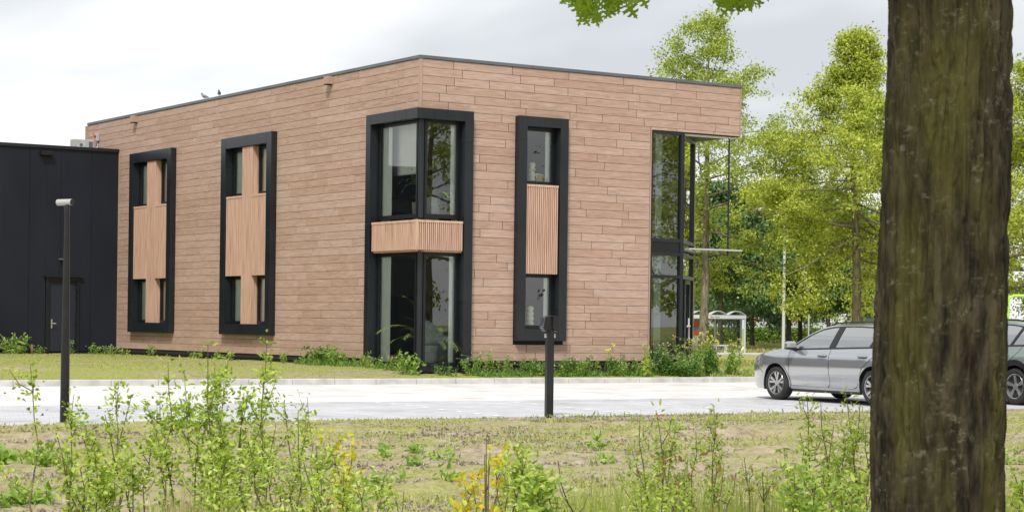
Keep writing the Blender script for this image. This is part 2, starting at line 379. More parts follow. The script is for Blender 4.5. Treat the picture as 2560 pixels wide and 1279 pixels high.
M['grass'] = leaf_mat('grass_blade', [(.22,.30,.05), (.34,.42,.08), (.46,.50,.14), (.50,.48,.2)], .42)
M['grass_dry'] = leaf_mat('dry_grass_blade', [(.40,.36,.15), (.34,.36,.10), (.48,.44,.22)], .4)
M['yellow_fl'] = leaf_mat('yellow_petal', [(.82,.78,.10), (.88,.85,.25)], .4)
M['white_fl'] = leaf_mat('white_petal', [(.8,.8,.76), (.85,.82,.82)], .3)
M['soil'] = soil_mat('tilled_soil', .44, .66)
M['soil_lawn'] = soil_mat('thin_lawn_soil', .36, .56, .6)
M['clod'] = noisy('soil_clod', [(.35, (.05,.037,.028)), (.55, (.14,.105,.08)), (.70, (.30,.25,.20))], 60, .95)
M['paver_far'] = paving_mat('pale_concrete_paver', (.60,.595,.58), (.68,.675,.66), (.43,.425,.41))
M['paver_near'] = paving_mat('grey_concrete_paver', (.43,.44,.465), (.51,.52,.545), (.32,.325,.34))
M['mark'] = mat('white_marking_paver', (.80,.80,.78), .7)
M['tyre'] = noisy('tyre_rubber', [(.4, (.018,.018,.019)), (.6, (.03,.029,.028))], 6, .85)
M['rim'] = mat('alloy_rim', (.55,.55,.55), .28, .85)
M['rim_dark'] = mat('dark_rim', (.03,.03,.032), .4)
M['arch'] = mat('wheel_arch_liner', (.008,.008,.009), .95)
M['carblack'] = mat('car_black_trim', (.012,.012,.014), .3)
M['carglass'] = glass_mat('car_glass', (.60,.68,.66), 2.0, .36)
M['paint1'] = mat('grey_metallic_paint', (.44,.455,.475), .13, .72, .5, 1.0)
M['paint2'] = mat('sage_green_metallic_paint', (.22,.28,.25), .22, .5, .5, 1.0)
M['seat'] = mat('grey_seat_fabric', (.10,.105,.11), .9)
M['lime'] = mat('lime_green_paint', (.32,.62,.03), .35)
M['red'] = mat('red_plastic', (.55,.04,.03), .4)
M['brick_red'] = noisy('red_brick_far', [(.4, (.33,.10,.085)), (.6, (.42,.15,.125))], 1.5, .85)
M['off_white'] = noisy('off_white_panel', [(.4, (.36,.37,.37)), (.6, (.44,.45,.45))], .5, .7)
M['far_glass'] = mat('far_window_pane', (.03,.035,.04), .12)
M['green_metal'] = mat('dark_green_metal', (.05,.075,.075), .5)
M['lamp_black'] = noisy('black_powder_coat', [(.4, (.008,.008,.009)), (.6, (.012,.012,.013))], 5, .36, spec=.4)
M['feather'] = noisy('pigeon_feather', [(.4, (.11,.115,.125)), (.6, (.22,.225,.24))], 18, .8)
M['pot'] = noisy('grey_planter', [(.4, (.22,.24,.235)), (.6, (.32,.34,.33))], 30, .8, (.3,.3,3))
M['dracaena'] = leaf_mat('dracaena_leaf', [(.10,.20,.12), (.16,.28,.17), (.24,.36,.22)], .3)
M['palm'] = leaf_mat('palm_leaf', [(.12,.22,.05), (.20,.32,.08), (.28,.40,.12)], .35)
M['ceramic'] = mat('cream_ceramic', (.86,.86,.74), .4)
M['dark_flower'] = mat('dark_dried_flower', (.03,.018,.02), .9)
M['gold'] = mat('brass_picture', (.42,.30,.08), .5)
M['tan'] = mat('raw_timber', (.30,.18,.09), .8)
M['blue'] = mat('blue_print', (.03,.22,.50), .5)
M['orange'] = mat('orange_print', (.75,.16,.05), .5)
M['rust_print'] = mat('dark_orange_print', (.34,.09,.03), .5)
M['ink'] = mat('black_ink', (.01,.01,.012), .6)

# ================================================================== ground, road, kerb
def road_z(y): return .09 * (y + 14.0) / 12.4
def sheet(name, pts, m, parent=None):
    return MB().add(pts, [tuple(range(len(pts)))]).build(name, m, parent)
g = struct(sheet('ground', [(-2500,-2500,-.10),(2500,-2500,-.10),(2500,2500,-.10),(-2500,2500,-.10)],
                 noisy('far_meadow', [(.3, (.16,.19,.045)), (.5, (.27,.28,.08)), (.68, (.38,.34,.14))], .35, .95, (1,1,1), 6)))
# tilled soil plot in front of the car park
xs = np.arange(-23, 13.01, .075); ys = np.arange(-33, -14.06, .075)
X, Y = np.meshgrid(xs, ys)
fur = np.sin((Y*1.0 + X*.10)*3.7 + 2.5*fbm(X*.3, Y*.3)) * .5 + .5
Zs = (fbm(X*.5, Y*.5, 3)-.5)*.10 + (fbm(X*2.3, Y*2.3, 3)-.5)*.055 + np.maximum(0, fbm(X*6.1, Y*6.1, 3)-.52)*.13 + (fur**3)*.035*(fbm(X*.2+9, Y*.4)>.42)
DQ = (X-CAM[0])*FWD[0] + (Y-CAM[1])*FWD[1]; LQ = (X-CAM[0])*RGT[0] + (Y-CAM[1])*RGT[1]
FURROWS = (15.6, 16.9, 18.2, 19.0, 20.9, 22.2, 23.6, 26.0)
def furrow(dq, lq):
    t = 0
    for i_, d0 in enumerate(FURROWS):
        dd = dq - d0 - .035*lq*((i_ % 3)-1) - (fbm(lq*.35+13*i_, lq*0+i_, 3)-.5)*.9
        t = t + np.exp(-(dd/.13)**2)*np.clip((fbm(lq*.5+7*i_, lq*0+3.3*i_, 2)-.38)*6, 0, 1)
    return t
Zs += .075*furrow(DQ, LQ)
Zs *= np.clip((-14.06 - Y)/.8, .12, 1)
Zs -= .015
V = np.stack([X, Y, Zs], -1).reshape(-1, 3)
nx, ny = len(xs), len(ys)
idx = np.arange(nx*ny).reshape(ny, nx)
F = np.stack([idx[:-1,:-1], idx[:-1,1:], idx[1:,1:], idx[1:,:-1]], -1).reshape(-1, 4)
soil = struct(np_obj('soil_plot', V, F, M['soil'], smooth=True))
struct(sheet('soil_margin', [(-70,-60,-.07),(70,-60,-.07),(70,-14.06,-.07),(-70,-14.06,-.07)], M['soil']))
# paved yard: parking band and driving lane
def yplane(name, x0, x1, y0, y1, m, dz=0., parent=None):
    return sheet(name, [(x0,y0,road_z(y0)+dz),(x1,y0,road_z(y0)+dz),(x1,y1,road_z(y1)+dz),(x0,y1,road_z(y1)+dz)], m, parent)
struct(yplane('driving_lane_pavement', -70, 70, -8.95, -1.70, M['paver_far']))
pk = struct(yplane('parking_bay_pavement', -70, 70, -13.95, -8.95, M['paver_near']))
for bx in (-11.3, -6.15, -3.65, -1.15, 1.18):
    for j, by in enumerate(np.arange(-9.1, -13.7, -.62)):
        yplane('bay_marking', bx-.05-.08*j*.62, bx+.05-.08*j*.62, by-.21, by, M['mark'], .004, pk)
ed = struct(MB().box(-70, -14.06, -.12, 70, -13.95, .004).build('pavement_edging', M['concrete']))
# kerb stones, one metre each
kz = road_z(-1.7)
kb = struct(MB().box(-70, -1.66, -.12, 70, -1.50, kz+.03).build('kerb', M['concrete']))
kx = -13.0; 
def kerb_stone_mesh(l):
    z0, z1 = kz-.05, kz+.125; b = .012
    p = [(-1.72,z0),(-1.705,z1-b),(-1.695,z1),(-1.535,z1),(-1.525,z1-b),(-1.52,z0)]
    n = len(p); mb = MB(); mb.v = [(0,y,z) for y,z in p] + [(l,y,z) for y,z in p]
    mb.f = [tuple(range(n)), tuple(reversed(range(n, 2*n)))] + [(i, i+n, (i+1)%n+n, (i+1)%n) for i in range(n)]
    return mb
k0 = kerb_stone_mesh(.988).build('kerb_stone', M['concrete'], kb, loc=(kx,0,0))
i = 1
while kx + i < 20:
    c = k0.copy(); COL.objects.link(c); c.parent = kb; c.location = (kx+i, random.uniform(-.004,.004), random.uniform(-.004,.003)); i += 1
# bed and thin lawn behind the kerb, rising to the walls
def sm(t): t = np.clip(t, 0, 1); return t*t*(3-2*t)
def bed_z(x, y):
    x = np.asarray(x, float); y = np.asarray(y, float)
    h = .185 + .19*sm((y+1.5)/3.0)
    far = sm((np.maximum(x-11, 0) + np.maximum(y-4, 0)*(x > 9.5))/40)
    return h*(1-far) + (-.085)*far
xs = np.concatenate([np.arange(-32, 13, .14), np.arange(13, 64, .6)]); ys = np.concatenate([np.arange(-1.53, 3, .10), np.arange(3, 66, .45)])
X, Y = np.meshgrid(xs, ys)
Zs = bed_z(X, Y) + (fbm(X*1.7, Y*1.7, 4)-.5)*.07*np.clip((Y+1.53)/.3, 0, 1)
V = np.stack([X, Y, Zs], -1).reshape(-1, 3); nx, ny = len(xs), len(ys)
idx = np.arange(nx*ny).reshape(ny, nx)
F = np.stack([idx[:-1,:-1], idx[:-1,1:], idx[1:,1:], idx[1:,:-1]], -1).reshape(-1, 4)
struct(np_obj('lawn', V, F, M['soil_lawn'], smooth=True))

# ================================================================== main building
B = thing('clad_building', 'two storey office building clad in brown wood planks with black framed windows', 'building')
def wbox(mb, side, a0, a1, d0, d1, z0, z1):
    if side == 'L': mb.box(-d1, a0, z0, -d0, a1, z1)
    else: mb.box(a0, -d1, z0, a1, -d0, z1)
    return mb
def wpt(side, a, d, z): return (-d, a, z) if side == 'L' else (a, -d, z)
ZT, ZB, PITCH = 7.40, .56, .19
DEP = .18
# frame outer rectangles in wall coordinates: (a0, a1, z0, z1)
FR = {'L': [(-1, 2.21, -1, 6.27), (7.20, 10.24, 1.05, 6.27), (13.55, 16.60, 1.05, 6.27)],
      'R': [(-1, 1.33, -1, 6.27), (2.57, 3.97, 1.03, 6.27)]}
LEFT_END, RIGHT_END, GLASS0, GLASS1, SOF = 20.31, 9.31, 6.53, 7.55, 6.185
pieces = []
for side, a0, a1 in (('L', .035, LEFT_END-.03), ('R', .035, RIGHT_END-.03)):
    prev = []
    k = 0
    while True:
        z1 = ZT - PITCH*k; z0 = z1 - PITCH
        if z0 < ZB-.01: break
        k += 1; zc = (z0+z1)/2
        joints = [a0]; 
        x = a0 + random.uniform(.3, 1.6)
        while x < a1-.25:
            for _ in range(4):
                if all(abs(x-p) > .14 for p in prev): break
                x += .17
            joints.append(x); x += random.choice([.95, 1.25, 1.25, 1.6, 1.6, 1.95, 2.3]) * (1.12 if side == 'L' else 1.0)
        prev = joints[1:]
        joints.append(a1)
        lim = a1 if (side == 'L' or zc > SOF) else GLASS0-.04
        cuts = sorted([(f[0], f[1]) for f in FR[side] if f[2] < zc < f[3]])
        segs = []; cur = a0
        for c0, c1 in cuts:
            if c0 > cur: segs.append((cur, c0))
            cur = max(cur, c1)
        segs.append((cur, lim))
        for s0, s1 in segs:
            js = [s0] + [j for j in joints if s0+.12 < j < s1-.12] + [s1]
            for p, q in zip(js[:-1], js[1:]): pieces.append([side, p, q, z0, z1])
    if side == 'R':  # thin closing strip above the glazing
        for p, q in ((GLASS0-.03, 7.3), (7.3, 8.45), (8.45, a1)): pieces.append([side, p, q, SOF+.004, ZT-PITCH*6])
for p in pieces:
    c = np.array(wpt(p[0], (p[1]+p[2])/2, 0, (p[3]+p[4])/2)) - CAM; dep = c @ FWD
    p.append((p[2]-p[1])*(p[4]-p[3])*(.54 if p[0] == 'L' else .84)/dep**2)
    if p[0] == 'L' and p[1] > 17.9 and p[4] < 6.4: p[-1] = 0
pieces.sort(key=lambda p: -p[-1])
def plank_geo(mb, p):
    side, a0, a1, z0, z1 = p[:5]; g = .008 if p[0] == 'R' else .010; e = .003
    a0 += g; a1 -= g; z0 += .0034; z1 -= .0034
    rings = []
    for ins, d in ((0, .002), (0, .018), (e, .023)):
        rings.append([wpt(side, a0+ins, d, z0+ins), wpt(side, a1-ins, d, z0+ins), wpt(side, a1-ins, d, z1-ins), wpt(side, a0+ins, d, z1-ins)])
    vs = [v for r in rings for v in r]; fs = [(8,9,10,11)]
    for r in (0, 4):
        for i in range(4): fs.append((r+i, r+(i+1)%4, r+4+(i+1)%4, r+4+i))
    if side == 'L': fs = [tuple(reversed(f)) for f in fs]
    mb.add(vs, fs)
def add_tone(o, vals):
    a = o.data.attributes.new('tone', 'FLOAT', 'POINT'); a.data.foreach_set('value', np.asarray(vals, np.float32))
for p in pieces[:300]:
    mb = MB(); plank_geo(mb, p); o = mb.build('plank', M['plank'], B); add_tone(o, [random.random()]*12)
mb = MB(); tones = []
for p in pieces[300:]:
    plank_geo(mb, p); tones += [random.random()]*12
o = stuff(mb.build('small_planks', M['plank'], B)); add_tone(o, tones)
# wall body with openings behind the planks
def wallgrid(side, a0, a1, z0, z1, ops, d0, d1):
    A = sorted({a0, a1, *[min(max(v, a0), a1) for o in ops for v in o[:2]]}); Z = sorted({z0, z1, *[min(max(v, z0), z1) for o in ops for v in o[2:]]})
    mb = MB()
    for i in range(len(A)-1):
        for j in range(len(Z)-1):
            ac, zc = (A[i]+A[i+1])/2, (Z[j]+Z[j+1])/2
            if any(o[0] < ac < o[1] and o[2] < zc < o[3] for o in ops): continue
            wbox(mb, side, A[i], A[i+1], d0, d1, Z[j], Z[j+1])
    return mb
inn = .04
OPL = [(-1, 2.20, -1, 6.24), (7.21, 10.23, 1.07, 6.25), (13.56, 16.59, 1.07, 6.25)]
OPR = [(-1, 1.32, -1, 6.24), (2.58, 3.96, 1.05, 6.25), (GLASS0, 12, -1, SOF)]
wallgrid('L', 0.0, LEFT_END, .45, ZT, OPL, -.06, 0.0).build('wall', M['membrane'], B)
wallgrid('R', .07, RIGHT_END, .45, ZT, OPR, -.06, 0.0).build('wall', M['membrane'], B)
OPL2 = [(-1, 2.02, -1, 6.02)] + [(y, y+.92, z, zz) for y in (7.50, 8.99) for z, zz in ((1.33, 2.60), (4.72, 6.0))] + [(y, y+.92, z, zz) for y in (13.86, 15.29) for z, zz in ((1.33, 2.60), (4.72, 6.0))]
OPR2 = [(-1, 1.10, -1, 6.02), (2.80, 3.74, 1.31, 2.60), (2.80, 3.74, 4.70, 6.02), (GLASS0+.02, 12, -1, 6.15)]
wallgrid('L', .40, LEFT_END, .40, ZT-.02, OPL2, -.40, -.16).build('inner_wall', M['plaster'], B)
wallgrid('R', .16, RIGHT_END, .40, ZT-.02, OPR2, -.40, -.16).build('inner_wall', M['plaster'], B)
# plinth
MB().box(.03, 2.21, .1, .10, LEFT_END, .452).build('plinth', M['plinth'], B)
MB().box(1.33, .03, .1, GLASS0, .10, .452).build('plinth', M['plinth'], B)
# edge trims
def trim(side, a0, a1, z0, z1, d=.028): wbox(MB(), side, a0, a1, .001, d, z0, z1).build('edge_trim', M['trim'], B)
trim('L', .002, .032, 6.27, ZT, .032); wbox(MB(), 'R', -.032, .032, .001, .032, 6.27, ZT).build('edge_trim', M['trim'], B)
trim('R', RIGHT_END-.028, RIGHT_END, SOF, ZT); trim('R', GLASS0-.035, GLASS0-.006, ZB, SOF+.06)
trim('L', LEFT_END-.028, LEFT_END, ZB, ZT)
trim('L', 17.76, 17.79, ZB, 6.45)
# roof edge caps in lengths
def caps(side, a0, a1, l):
    a = a0
    while a < a1-.05:
        b_ = min(a+l, a1); wbox(MB(), side, a+.003, b_-.003, -.35, .045, ZT+.004, ZT+.078).build('roof_cap', M['cap'], B, bevel=.004); a = b_
caps('R', -.045, RIGHT_END+.04, 3.05); caps('L', .36, LEFT_END+.04, 2.7)
wbox(MB(), 'L', -.03, .357, .0455, .047, ZT+.004, ZT+.077).build('roof_cap', M['cap'], B)
# roof deck and hidden sides
MB().prism([(.3,.3),(RIGHT_END,.3),(RIGHT_END,LEFT_END),(.3,LEFT_END)], 6.95, 7.20).build('roof', M['membrane'], B)
MB().box(RIGHT_END-.3, 1.80, .3, RIGHT_END, LEFT_END, 6.95).build('wall', M['plank'], B)
MB().box(.0, LEFT_END, .3, RIGHT_END, LEFT_END+.3, ZT).build('wall', M['plank'], B)
# floors, ceilings, partitions
MB().prism([(.12,.12),(7.5,.12),(9.0,1.75),(9.0,20),(.12,20)], .22, .40).build('floor', M['room_floor'], B)
MB().prism([(.17,.17),(7.5,.17),(9.0,1.75),(9.0,20),(.17,20)], 3.02, 3.58).build('floor', M['ceiling'], B)
MB().prism([(.41,.41),(7.5,.41),(9.0,1.75),(9.0,20),(.41,20)], 6.40, 6.60).build('ceiling', M['ceiling'], B)
for z0, z1 in ((.41, 3.01), (3.59, 6.39)):
    MB().box(.45, 5.6, z0, 5.9, 5.75, z1).build('partition', M['room_wall'], B)
    MB().box(5.9, .6, z0, 6.05, 20, z1).build('partition', M['room_wall'], B)
    MB().box(.45, 12.0, z0, 5.9, 12.15, z1).build('partition', M['room_wall'], B)
# interior white column behind the entrance glazing
MB().box(6.62, .75, .41, 6.86, .98, 6.38).build('column', M['plaster'], B)
MB().box(6.90, .80, .41, 6.98, .95, 6.38).build('column', M['sash'], B)
# furniture seen through the corner panes
MB().box(2.2, 5.52, 4.55, 3.9, 5.59, 5.35).build('television', M['sash'], B)
MB().box(2.0, 4.9, 3.6, 4.6, 5.5, 4.2).build('cabinet', M['sash'], B)
MB().box(1.6, 5.2, .41, 4.4, 5.58, 2.1).build('cabinet', M['sash'], B)

def bars(side, a0, a1, z0, z1, w, d0, d1, parent, m, name='sash', bottom=None):
    mb = MB(); bt = bottom or w
    wbox(mb, side, a0, a0+w, d0, d1, z0, z1); wbox(mb, side, a1-w, a1, d0, d1, z0, z1)
    wbox(mb, side, a0+w, a1-w, d0, d1, z1-w, z1); wbox(mb, side, a0+w, a1-w, d0, d1, z0, z0+bt)
    return mb.build(name, m, parent)
def pane(side, a0, a1, z0, z1, d, parent, m=None, name='glass_pane'):
    mb = MB(); mb.add([wpt(side, a0, d, z0), wpt(side, a1, d, z0), wpt(side, a1, d, z1), wpt(side, a0, d, z1)], [(0,1,2,3) if side == 'R' else (3,2,1,0)])
    return mb.build(name, m or M['glass'], parent)
def window(side, a0, a1, z0, z1, parent, d=-.07, w=.065):
    s = bars(side, a0, a1, z0, z1, w, d-.045, d+.035, parent, M['sash'])
    pane(side, a0+w-.004, a1-w+.004, z0+w-.004, z1-w+.004, d, s)
    bars(side, a0+w, a1-w, z0+w, z1-w, .014, d-.02, d+.018, s, M['black'], 'glazing_bead')
    return s
def slats(side, a0, a1, z0, z1, d, parent, edge=True):
    wb_ = wbox(MB(), side, a0, a1, d-.05, d-.024, z0, z1); mb = MB()
    n = int(round((a1-a0)/.052)); p = (a1-a0)/n
    for i in range(n): wbox(mb, side, a0+p*(i+.2), a0+p*(i+.74), d-.024, d+random.uniform(-.002,.001), z0, z1)
    o = stuff(mb.build('slat_panel', M['slat'], parent)); wb_.build('backing_board', M['slat_back'], o)
    if edge: wbox(MB(), side, a0, a1, d-.06, d+.006, z1+.002, z1+.055).build('top_batten', M['slat'], o)
    return o
def cover(side, a0, a1, d0, d1, z0, z1, parent):
    return wbox(MB(), side, a0+.0015, a1-.0015, d0, d1, z0+.0015, z1-.0015).build('cover_panel', M['black'], parent, bevel=.005)
def surround(side, a0, a1, z0, z1, wd, bot, splits, tops):
    core = wallgrid(side, a0+.012, a1-.012, z0+.012, z1-.012, [(a0+wd-.012, a1-wd+.012, z0+bot-.012, z1-wd+.012)], -.135, DEP-.010).build('window_surround', M['black'], B)
    for lo, hi in ((a0, a0+wd), (a1-wd, a1)):
        zz = [z0] + splits + [z1]
        for p, q in zip(zz[:-1], zz[1:]): cover(side, lo, hi, -.14, DEP, p, q, core)
    aa = [a0+wd] + tops + [a1-wd]
    for p, q in zip(aa[:-1], aa[1:]):
        cover(side, p, q, -.14, DEP, z1-wd, z1, core); 
    cover(side, a0+wd, a1-wd, -.14, DEP, z0, z0+bot, core)
    return core
# two tall windows with a wooden cross in the long wall
for a0 in (7.20, 13.55):
    a1 = a0+3.04
    core = surround('L', a0, a1, 1.05, 6.27, .29, .28, [2.0, 3.75, 5.45], [a0+1.5])
    i0, i1 = a0+.29, a1-.29; p0, p1 = a0+1.17, a0+1.78
    slats('L', p0, p1, 1.335, 5.97, DEP-.03, core, False)
    wbox(MB(), 'L', p0-.012, p1+.012, -.02, DEP-.083, 1.335, 5.97).build('post', M['slat'], core)
    wbox(MB(), 'L', p0-.014, p0+.004, -.03, DEP-.032, 1.334, 5.971).build('post_side', M['slat'], core)
    for q0, q1 in ((i0, p0), (p1, i1)):
        slats('L', q0+.004, q1-.016, 2.60, 4.65, DEP-.03, core)
        wbox(MB(), 'L', q0+.002, q1-.016, -.02, DEP-.085, 2.60, 4.70).build('panel_box', M['slat'], core)
        window('L', q0+.005, q1-.005, 1.335, 2.598, core); window('L', q0+.005, q1-.005, 4.71, 5.975, core)
# tall window in the right hand wall
core = surround('R', 2.57, 3.97, 1.03, 6.27, .235, .28, [1.75, 3.72, 5.72], [3.3])
slats('R', 2.81, 3.715, 2.60, 4.63, DEP-.03, core)
wbox(MB(), 'R', 2.81, 3.72, -.02, DEP-.085, 2.60, 4.68).build('panel_box', M['slat'], core)
window('R', 2.81, 3.73, 1.315, 2.595, core, -.07); window('R', 2.81, 3.73, 4.70, 6.03, core, -.07)
# corner bay
CB = MB().box(-.165, 1.99, .25, .13, 2.20, 6.26).build('corner_window_surround', M['black'], B)
for p, q in ((.25, 1.9), (1.9, 3.72), (3.72, 5.55), (5.55, 6.27)):
    cover('L', 1.99, 2.21, -.14, DEP, p, q, CB); cover('R', 1.10, 1.33, -.14, DEP, p, q, CB)
for p, q in ((.315, .85), (.85, 1.99)): cover('L', p, q, -.14, DEP, 6.03, 6.27, CB)
for p, q in ((.28, .60), (.60, 1.10)): cover('R', p, q, -.14, DEP, 6.03, 6.27, CB)
MB().prism([(-DEP,-DEP),(.277,-DEP),(.277,.14),(.14,.14),(.14,.312),(-DEP,.312)], 6.03, 6.269).build('cover_panel', M['black'], CB, bevel=.005)
for z0, z1 in ((.42, 3.02), (3.80, 6.03)):
    for side, end in (('L', 1.985), ('R', 1.095)):
        w = .06
        s = bars(side, .16, end, z0, z1, w, -.115, -.035, CB, M['sash'], bottom=.085)
        pane(side, .16+w-.004, end-w+.004, z0+.08, z1-w+.004, -.07, s)
        bars(side, .16+w, end-w, z0+.085, z1-w, .014, -.09, -.052, s, M['black'], 'glazing_bead')
    mb = MB(); mb.tube([(.105,.105,z0),(.105,.105,z1)], .072, 20); mb.build('corner_post', M['black'], CB, smooth='auto')
for side, end in (('L', 1.93), ('R', 1.085)):
    slats(side, -.115, end, 3.07, 3.69, DEP-.03, CB)
    wbox(MB(), side, .10, end, -.135, DEP-.085, 3.03, 3.74).build('panel_box', M['slat'], CB)
MB().box(-.165,-.165,3.06,-.115,-.115,3.75).build('corner_batten', M['slat'], CB)
MB().box(.10,.10,.25,1.99,1.10,.40).build('sill', M['sash'], CB)
wbox(MB(), 'L', -.02, 1.99, -.13, .03, .30, .418).build('sill', M['black'], CB); wbox(MB(), 'R', .02, 1.10, -.13, .03, .30, .418).build('sill', M['black'], CB)
# roller blind in the upper corner pane
MB().box(.335, .30, 4.87, .342, 1.78, 6.10).build('roller_blind', M['blind'], B)
MB().box(.33, .30, 4.845, .347, 1.78, 4.872).build('blind_bar', M['white'], B)

# pale curtains drawn aside just behind the panes
def curtain(side, a0, a1, d, z0, z1):
    mb = MB(); n = max(8, int((a1-a0)/.018)); f = []
    for i in range(n+1):
        a = a0+(a1-a0)*i/n; dd = d+.012*math.sin(i*1.9)+.004*math.sin(i*.7); mb.v += [wpt(side, a, dd, z0), wpt(side, a, dd, z1)]
    mb.f = [(2*i, 2*i+2, 2*i+3, 2*i+1) for i in range(n)]
    return mb.build('curtain', M['curtain'], B, smooth=True)
for z0, z1 in ((.46, 2.98), (3.86, 6.0)):
    curtain('L', 1.50, 1.97, -.14, z0, z1); curtain('R', .90, 1.08, -.14, z0, z1)
for z0, z1 in ((1.36, 2.57), (4.74, 5.98)):
    curtain('R', 3.52, 3.71, -.15, z0, z1)
    for a0 in (7.20, 13.55):
        curtain('L', a0+.33, a0+1.15, -.14, z0, z1); curtain('L', a0+1.82, a0+2.70, -.14, z0, z1)
curtain('R', 6.78, 6.98, -.16, .45, 3.0); curtain('R', 6.78, 6.98, -.16, 3.62, 6.1)
# ------------------------------------------------------------------ glazed entrance corner
gz = [(.40, 2.60), (2.66, 3.20), (3.50, 6.17)]
EN = MB().box(GLASS0, -.01, .30, GLASS0+.055, .11, 6.18).build('entrance_frame', M['black'], B)
MB().box(GLASS1-.10, -.01, .30, GLASS1, .11, 6.18).build('mullion', M['black'], EN)
for z0, z1 in ((6.115, 6.18), (3.47, 3.56), (3.14, 3.22), (2.59, 2.665), (.30, .42)):
    MB().box(GLASS0+.055, -.008, z0, GLASS1-.10, .108, z1).build('transom', M['black'], EN)
MB().box(GLASS0+.055, .012, 3.221, GLASS1-.10, .09, 3.469).build('spandrel', M['sash'], EN)
for z0, z1 in ((.42, 2.59), (2.665, 3.14), (3.56, 6.115)):
    pane('R', GLASS0+.05, GLASS1-.095, z0-.004, z1+.004, -.05, EN, M['glass2'])
# chamfered entrance, 45 degrees
c0 = Vector((GLASS1, .05, 0)); c1 = Vector((9.20, 1.70, 0)); cdv = (c1-c0).normalized(); cn = Vector((cdv.y, -cdv.x, 0)); LEN = (c1-c0).length
def cb(mb, t0, t1, d0, d1, z0, z1):
    ps = [c0+cdv*t0+cn*d0, c0+cdv*t1+cn*d0, c0+cdv*t1+cn*d1, c0+cdv*t0+cn*d1]
    q = [(p.x, p.y) for p in ps]
    area = sum(q[i][0]*q[(i+1)%4][1]-q[(i+1)%4][0]*q[i][1] for i in range(4))
    return mb.prism(q if area > 0 else q[::-1], z0, z1)
for t0, t1, z0, z1 in ((0, .09, .30, 6.18), (LEN-.07, LEN, .30, 6.18)):
    cb(MB(), t0, t1, -.10, .01, z0, z1).build('mullion', M['black'], EN)
for z0, z1 in ((6.10, 6.18), (3.47, 3.56), (3.14, 3.22), (2.59, 2.68), (.30, .40)):
    cb(MB(), .09, LEN-.07, -.098, .008, z0, z1).build('transom', M['cap'], EN)
def cpane(t0, t1, z0, z1, m, nme='glass_pane', par=EN, d=-.05):
    a = c0+cdv*t0+cn*d; b = c0+cdv*t1+cn*d
    return MB().add([(a.x,a.y,z0),(b.x,b.y,z0),(b.x,b.y,z1),(a.x,a.y,z1)], [(0,1,2,3)]).build(nme, m, par)
cpane(.085, LEN-.065, 3.55, 6.11, M['mirror_glass']); cpane(.085, LEN-.065, 2.67, 3.15, M['mirror_glass'])
cpane(.085, LEN-.065, 3.215, 3.475, M['mirror_glass'], 'spandrel')
for t in (.55, .62, 1.55, 1.62):
    cb(MB(), t, t+.055, -.09, .012, .40, 2.59).build('mullion', M['black'], EN)
DR = cb(MB(), .675, .74, -.085, .02, .42, 2.57).build('entrance_door', M['black'], EN)
cb(MB(), 1.48, 1.545, -.085, .02, .42, 2.57).build('door_stile', M['black'], DR); cb(MB(), .74, 1.48, -.085, .02, .42, .55).build('door_rail', M['black'], DR)
cb(MB(), .74, 1.48, -.085, .02, 2.47, 2.57).build('door_rail', M['black'], DR)
cpane(.74, 1.48, .55, 2.47, M['glass2'], 'glass_pane', DR); cpane(.09, .55, .40, 2.59, M['glass2']); cpane(1.67, LEN-.07, .40, 2.59, M['glass2'])
hp = c0+cdv*.80+cn*.09
MB().tube([(hp.x,hp.y,1.10),(hp.x,hp.y,1.62)], .022, 8).build('door_handle', M['white'], DR, smooth='auto')
h1 = c0+cdv*.55+cn*.09; h2 = c0+cdv*1.05+cn*.09
MB().tube([(h1.x,h1.y,1.42),(h2.x,h2.y,1.42)], .022, 8).build('door_bar', M['white'], DR, smooth='auto')
MB().prism([(GLASS1-.1,.11),(RIGHT_END-.03,.03),(RIGHT_END-.03,1.80),(9.15,1.80)], SOF-.012, SOF+.03).build('soffit', M['soffit'], B)
cb(MB(), .0, LEN, -.3, -.11, 6.19, 6.5).build('soffit_beam', M['membrane'], B)
dl = MB().lathe([(.075,0),(.075,-.008),(.055,-.012)], 20, (8.45,.35,SOF-.012)).build('downlight', M['steel'], B, smooth='auto')
MB().lathe([(.052,-.0125),(.03,-.016)], 20, (8.45,.35,SOF-.012)).build('lens', M['lamp_lens'], dl, smooth='auto')
# triangular glass canopy on a hanging rod
cn_ = MB().prism([(GLASS1+.10,-.10),(RIGHT_END+.02,-.06),(RIGHT_END+.02,1.72)], 3.315, 3.337).build('glass_canopy', glass_mat('canopy_glass', (.66,.74,.70), 1.6, .10), B)
cb(MB(), .05, LEN, .01, .06, 3.27, 3.312).build('canopy_bracket', M['cap'], cn_)
MB().box(GLASS1+.10,-.112,3.308,RIGHT_END+.02,-.10,3.345).build('canopy_edge', M['off_white'], cn_)
cb(MB(), .06, LEN-.02, .062, .074, 3.308, 3.345).build('canopy_edge', M['off_white'], cn_)
MB().tube([(9.20,.30,3.20),(9.20,.30,SOF-.01)], .022, 8).build('hanging_rod', M['lamp_black'], cn_)
# rain spouts under the roof edge
for a in (4.27, 16.45):
    sp_ = MB().box(-.19, a-.09, 7.20, -.024, a+.09, 7.385).build('rain_spout', M['trim'], B)
    MB().box(-.185, a-.08, 7.180, -.03, a+.08, 7.198).build('spout_mouth', M['membrane'], sp_)
# safety switch and conduit on the wall above the low block
sw = MB().box(-.12, 19.36, 6.85, -.026, 19.50, 7.09).build('safety_switch', M['off_white'], B, bevel=.01)
MB().tube([(-.12,19.43,7.0),(-.18,19.43,7.0)], .045, 12).build('switch_knob', M['red'], sw)
MB().tube([(-.05,19.43,6.85),(-.05,19.42,6.68),(-.15,19.4,6.60),(-.35,19.4,6.62),(-.6,19.4,6.56)], .022, 6).build('conduit', M['off_white'], sw)

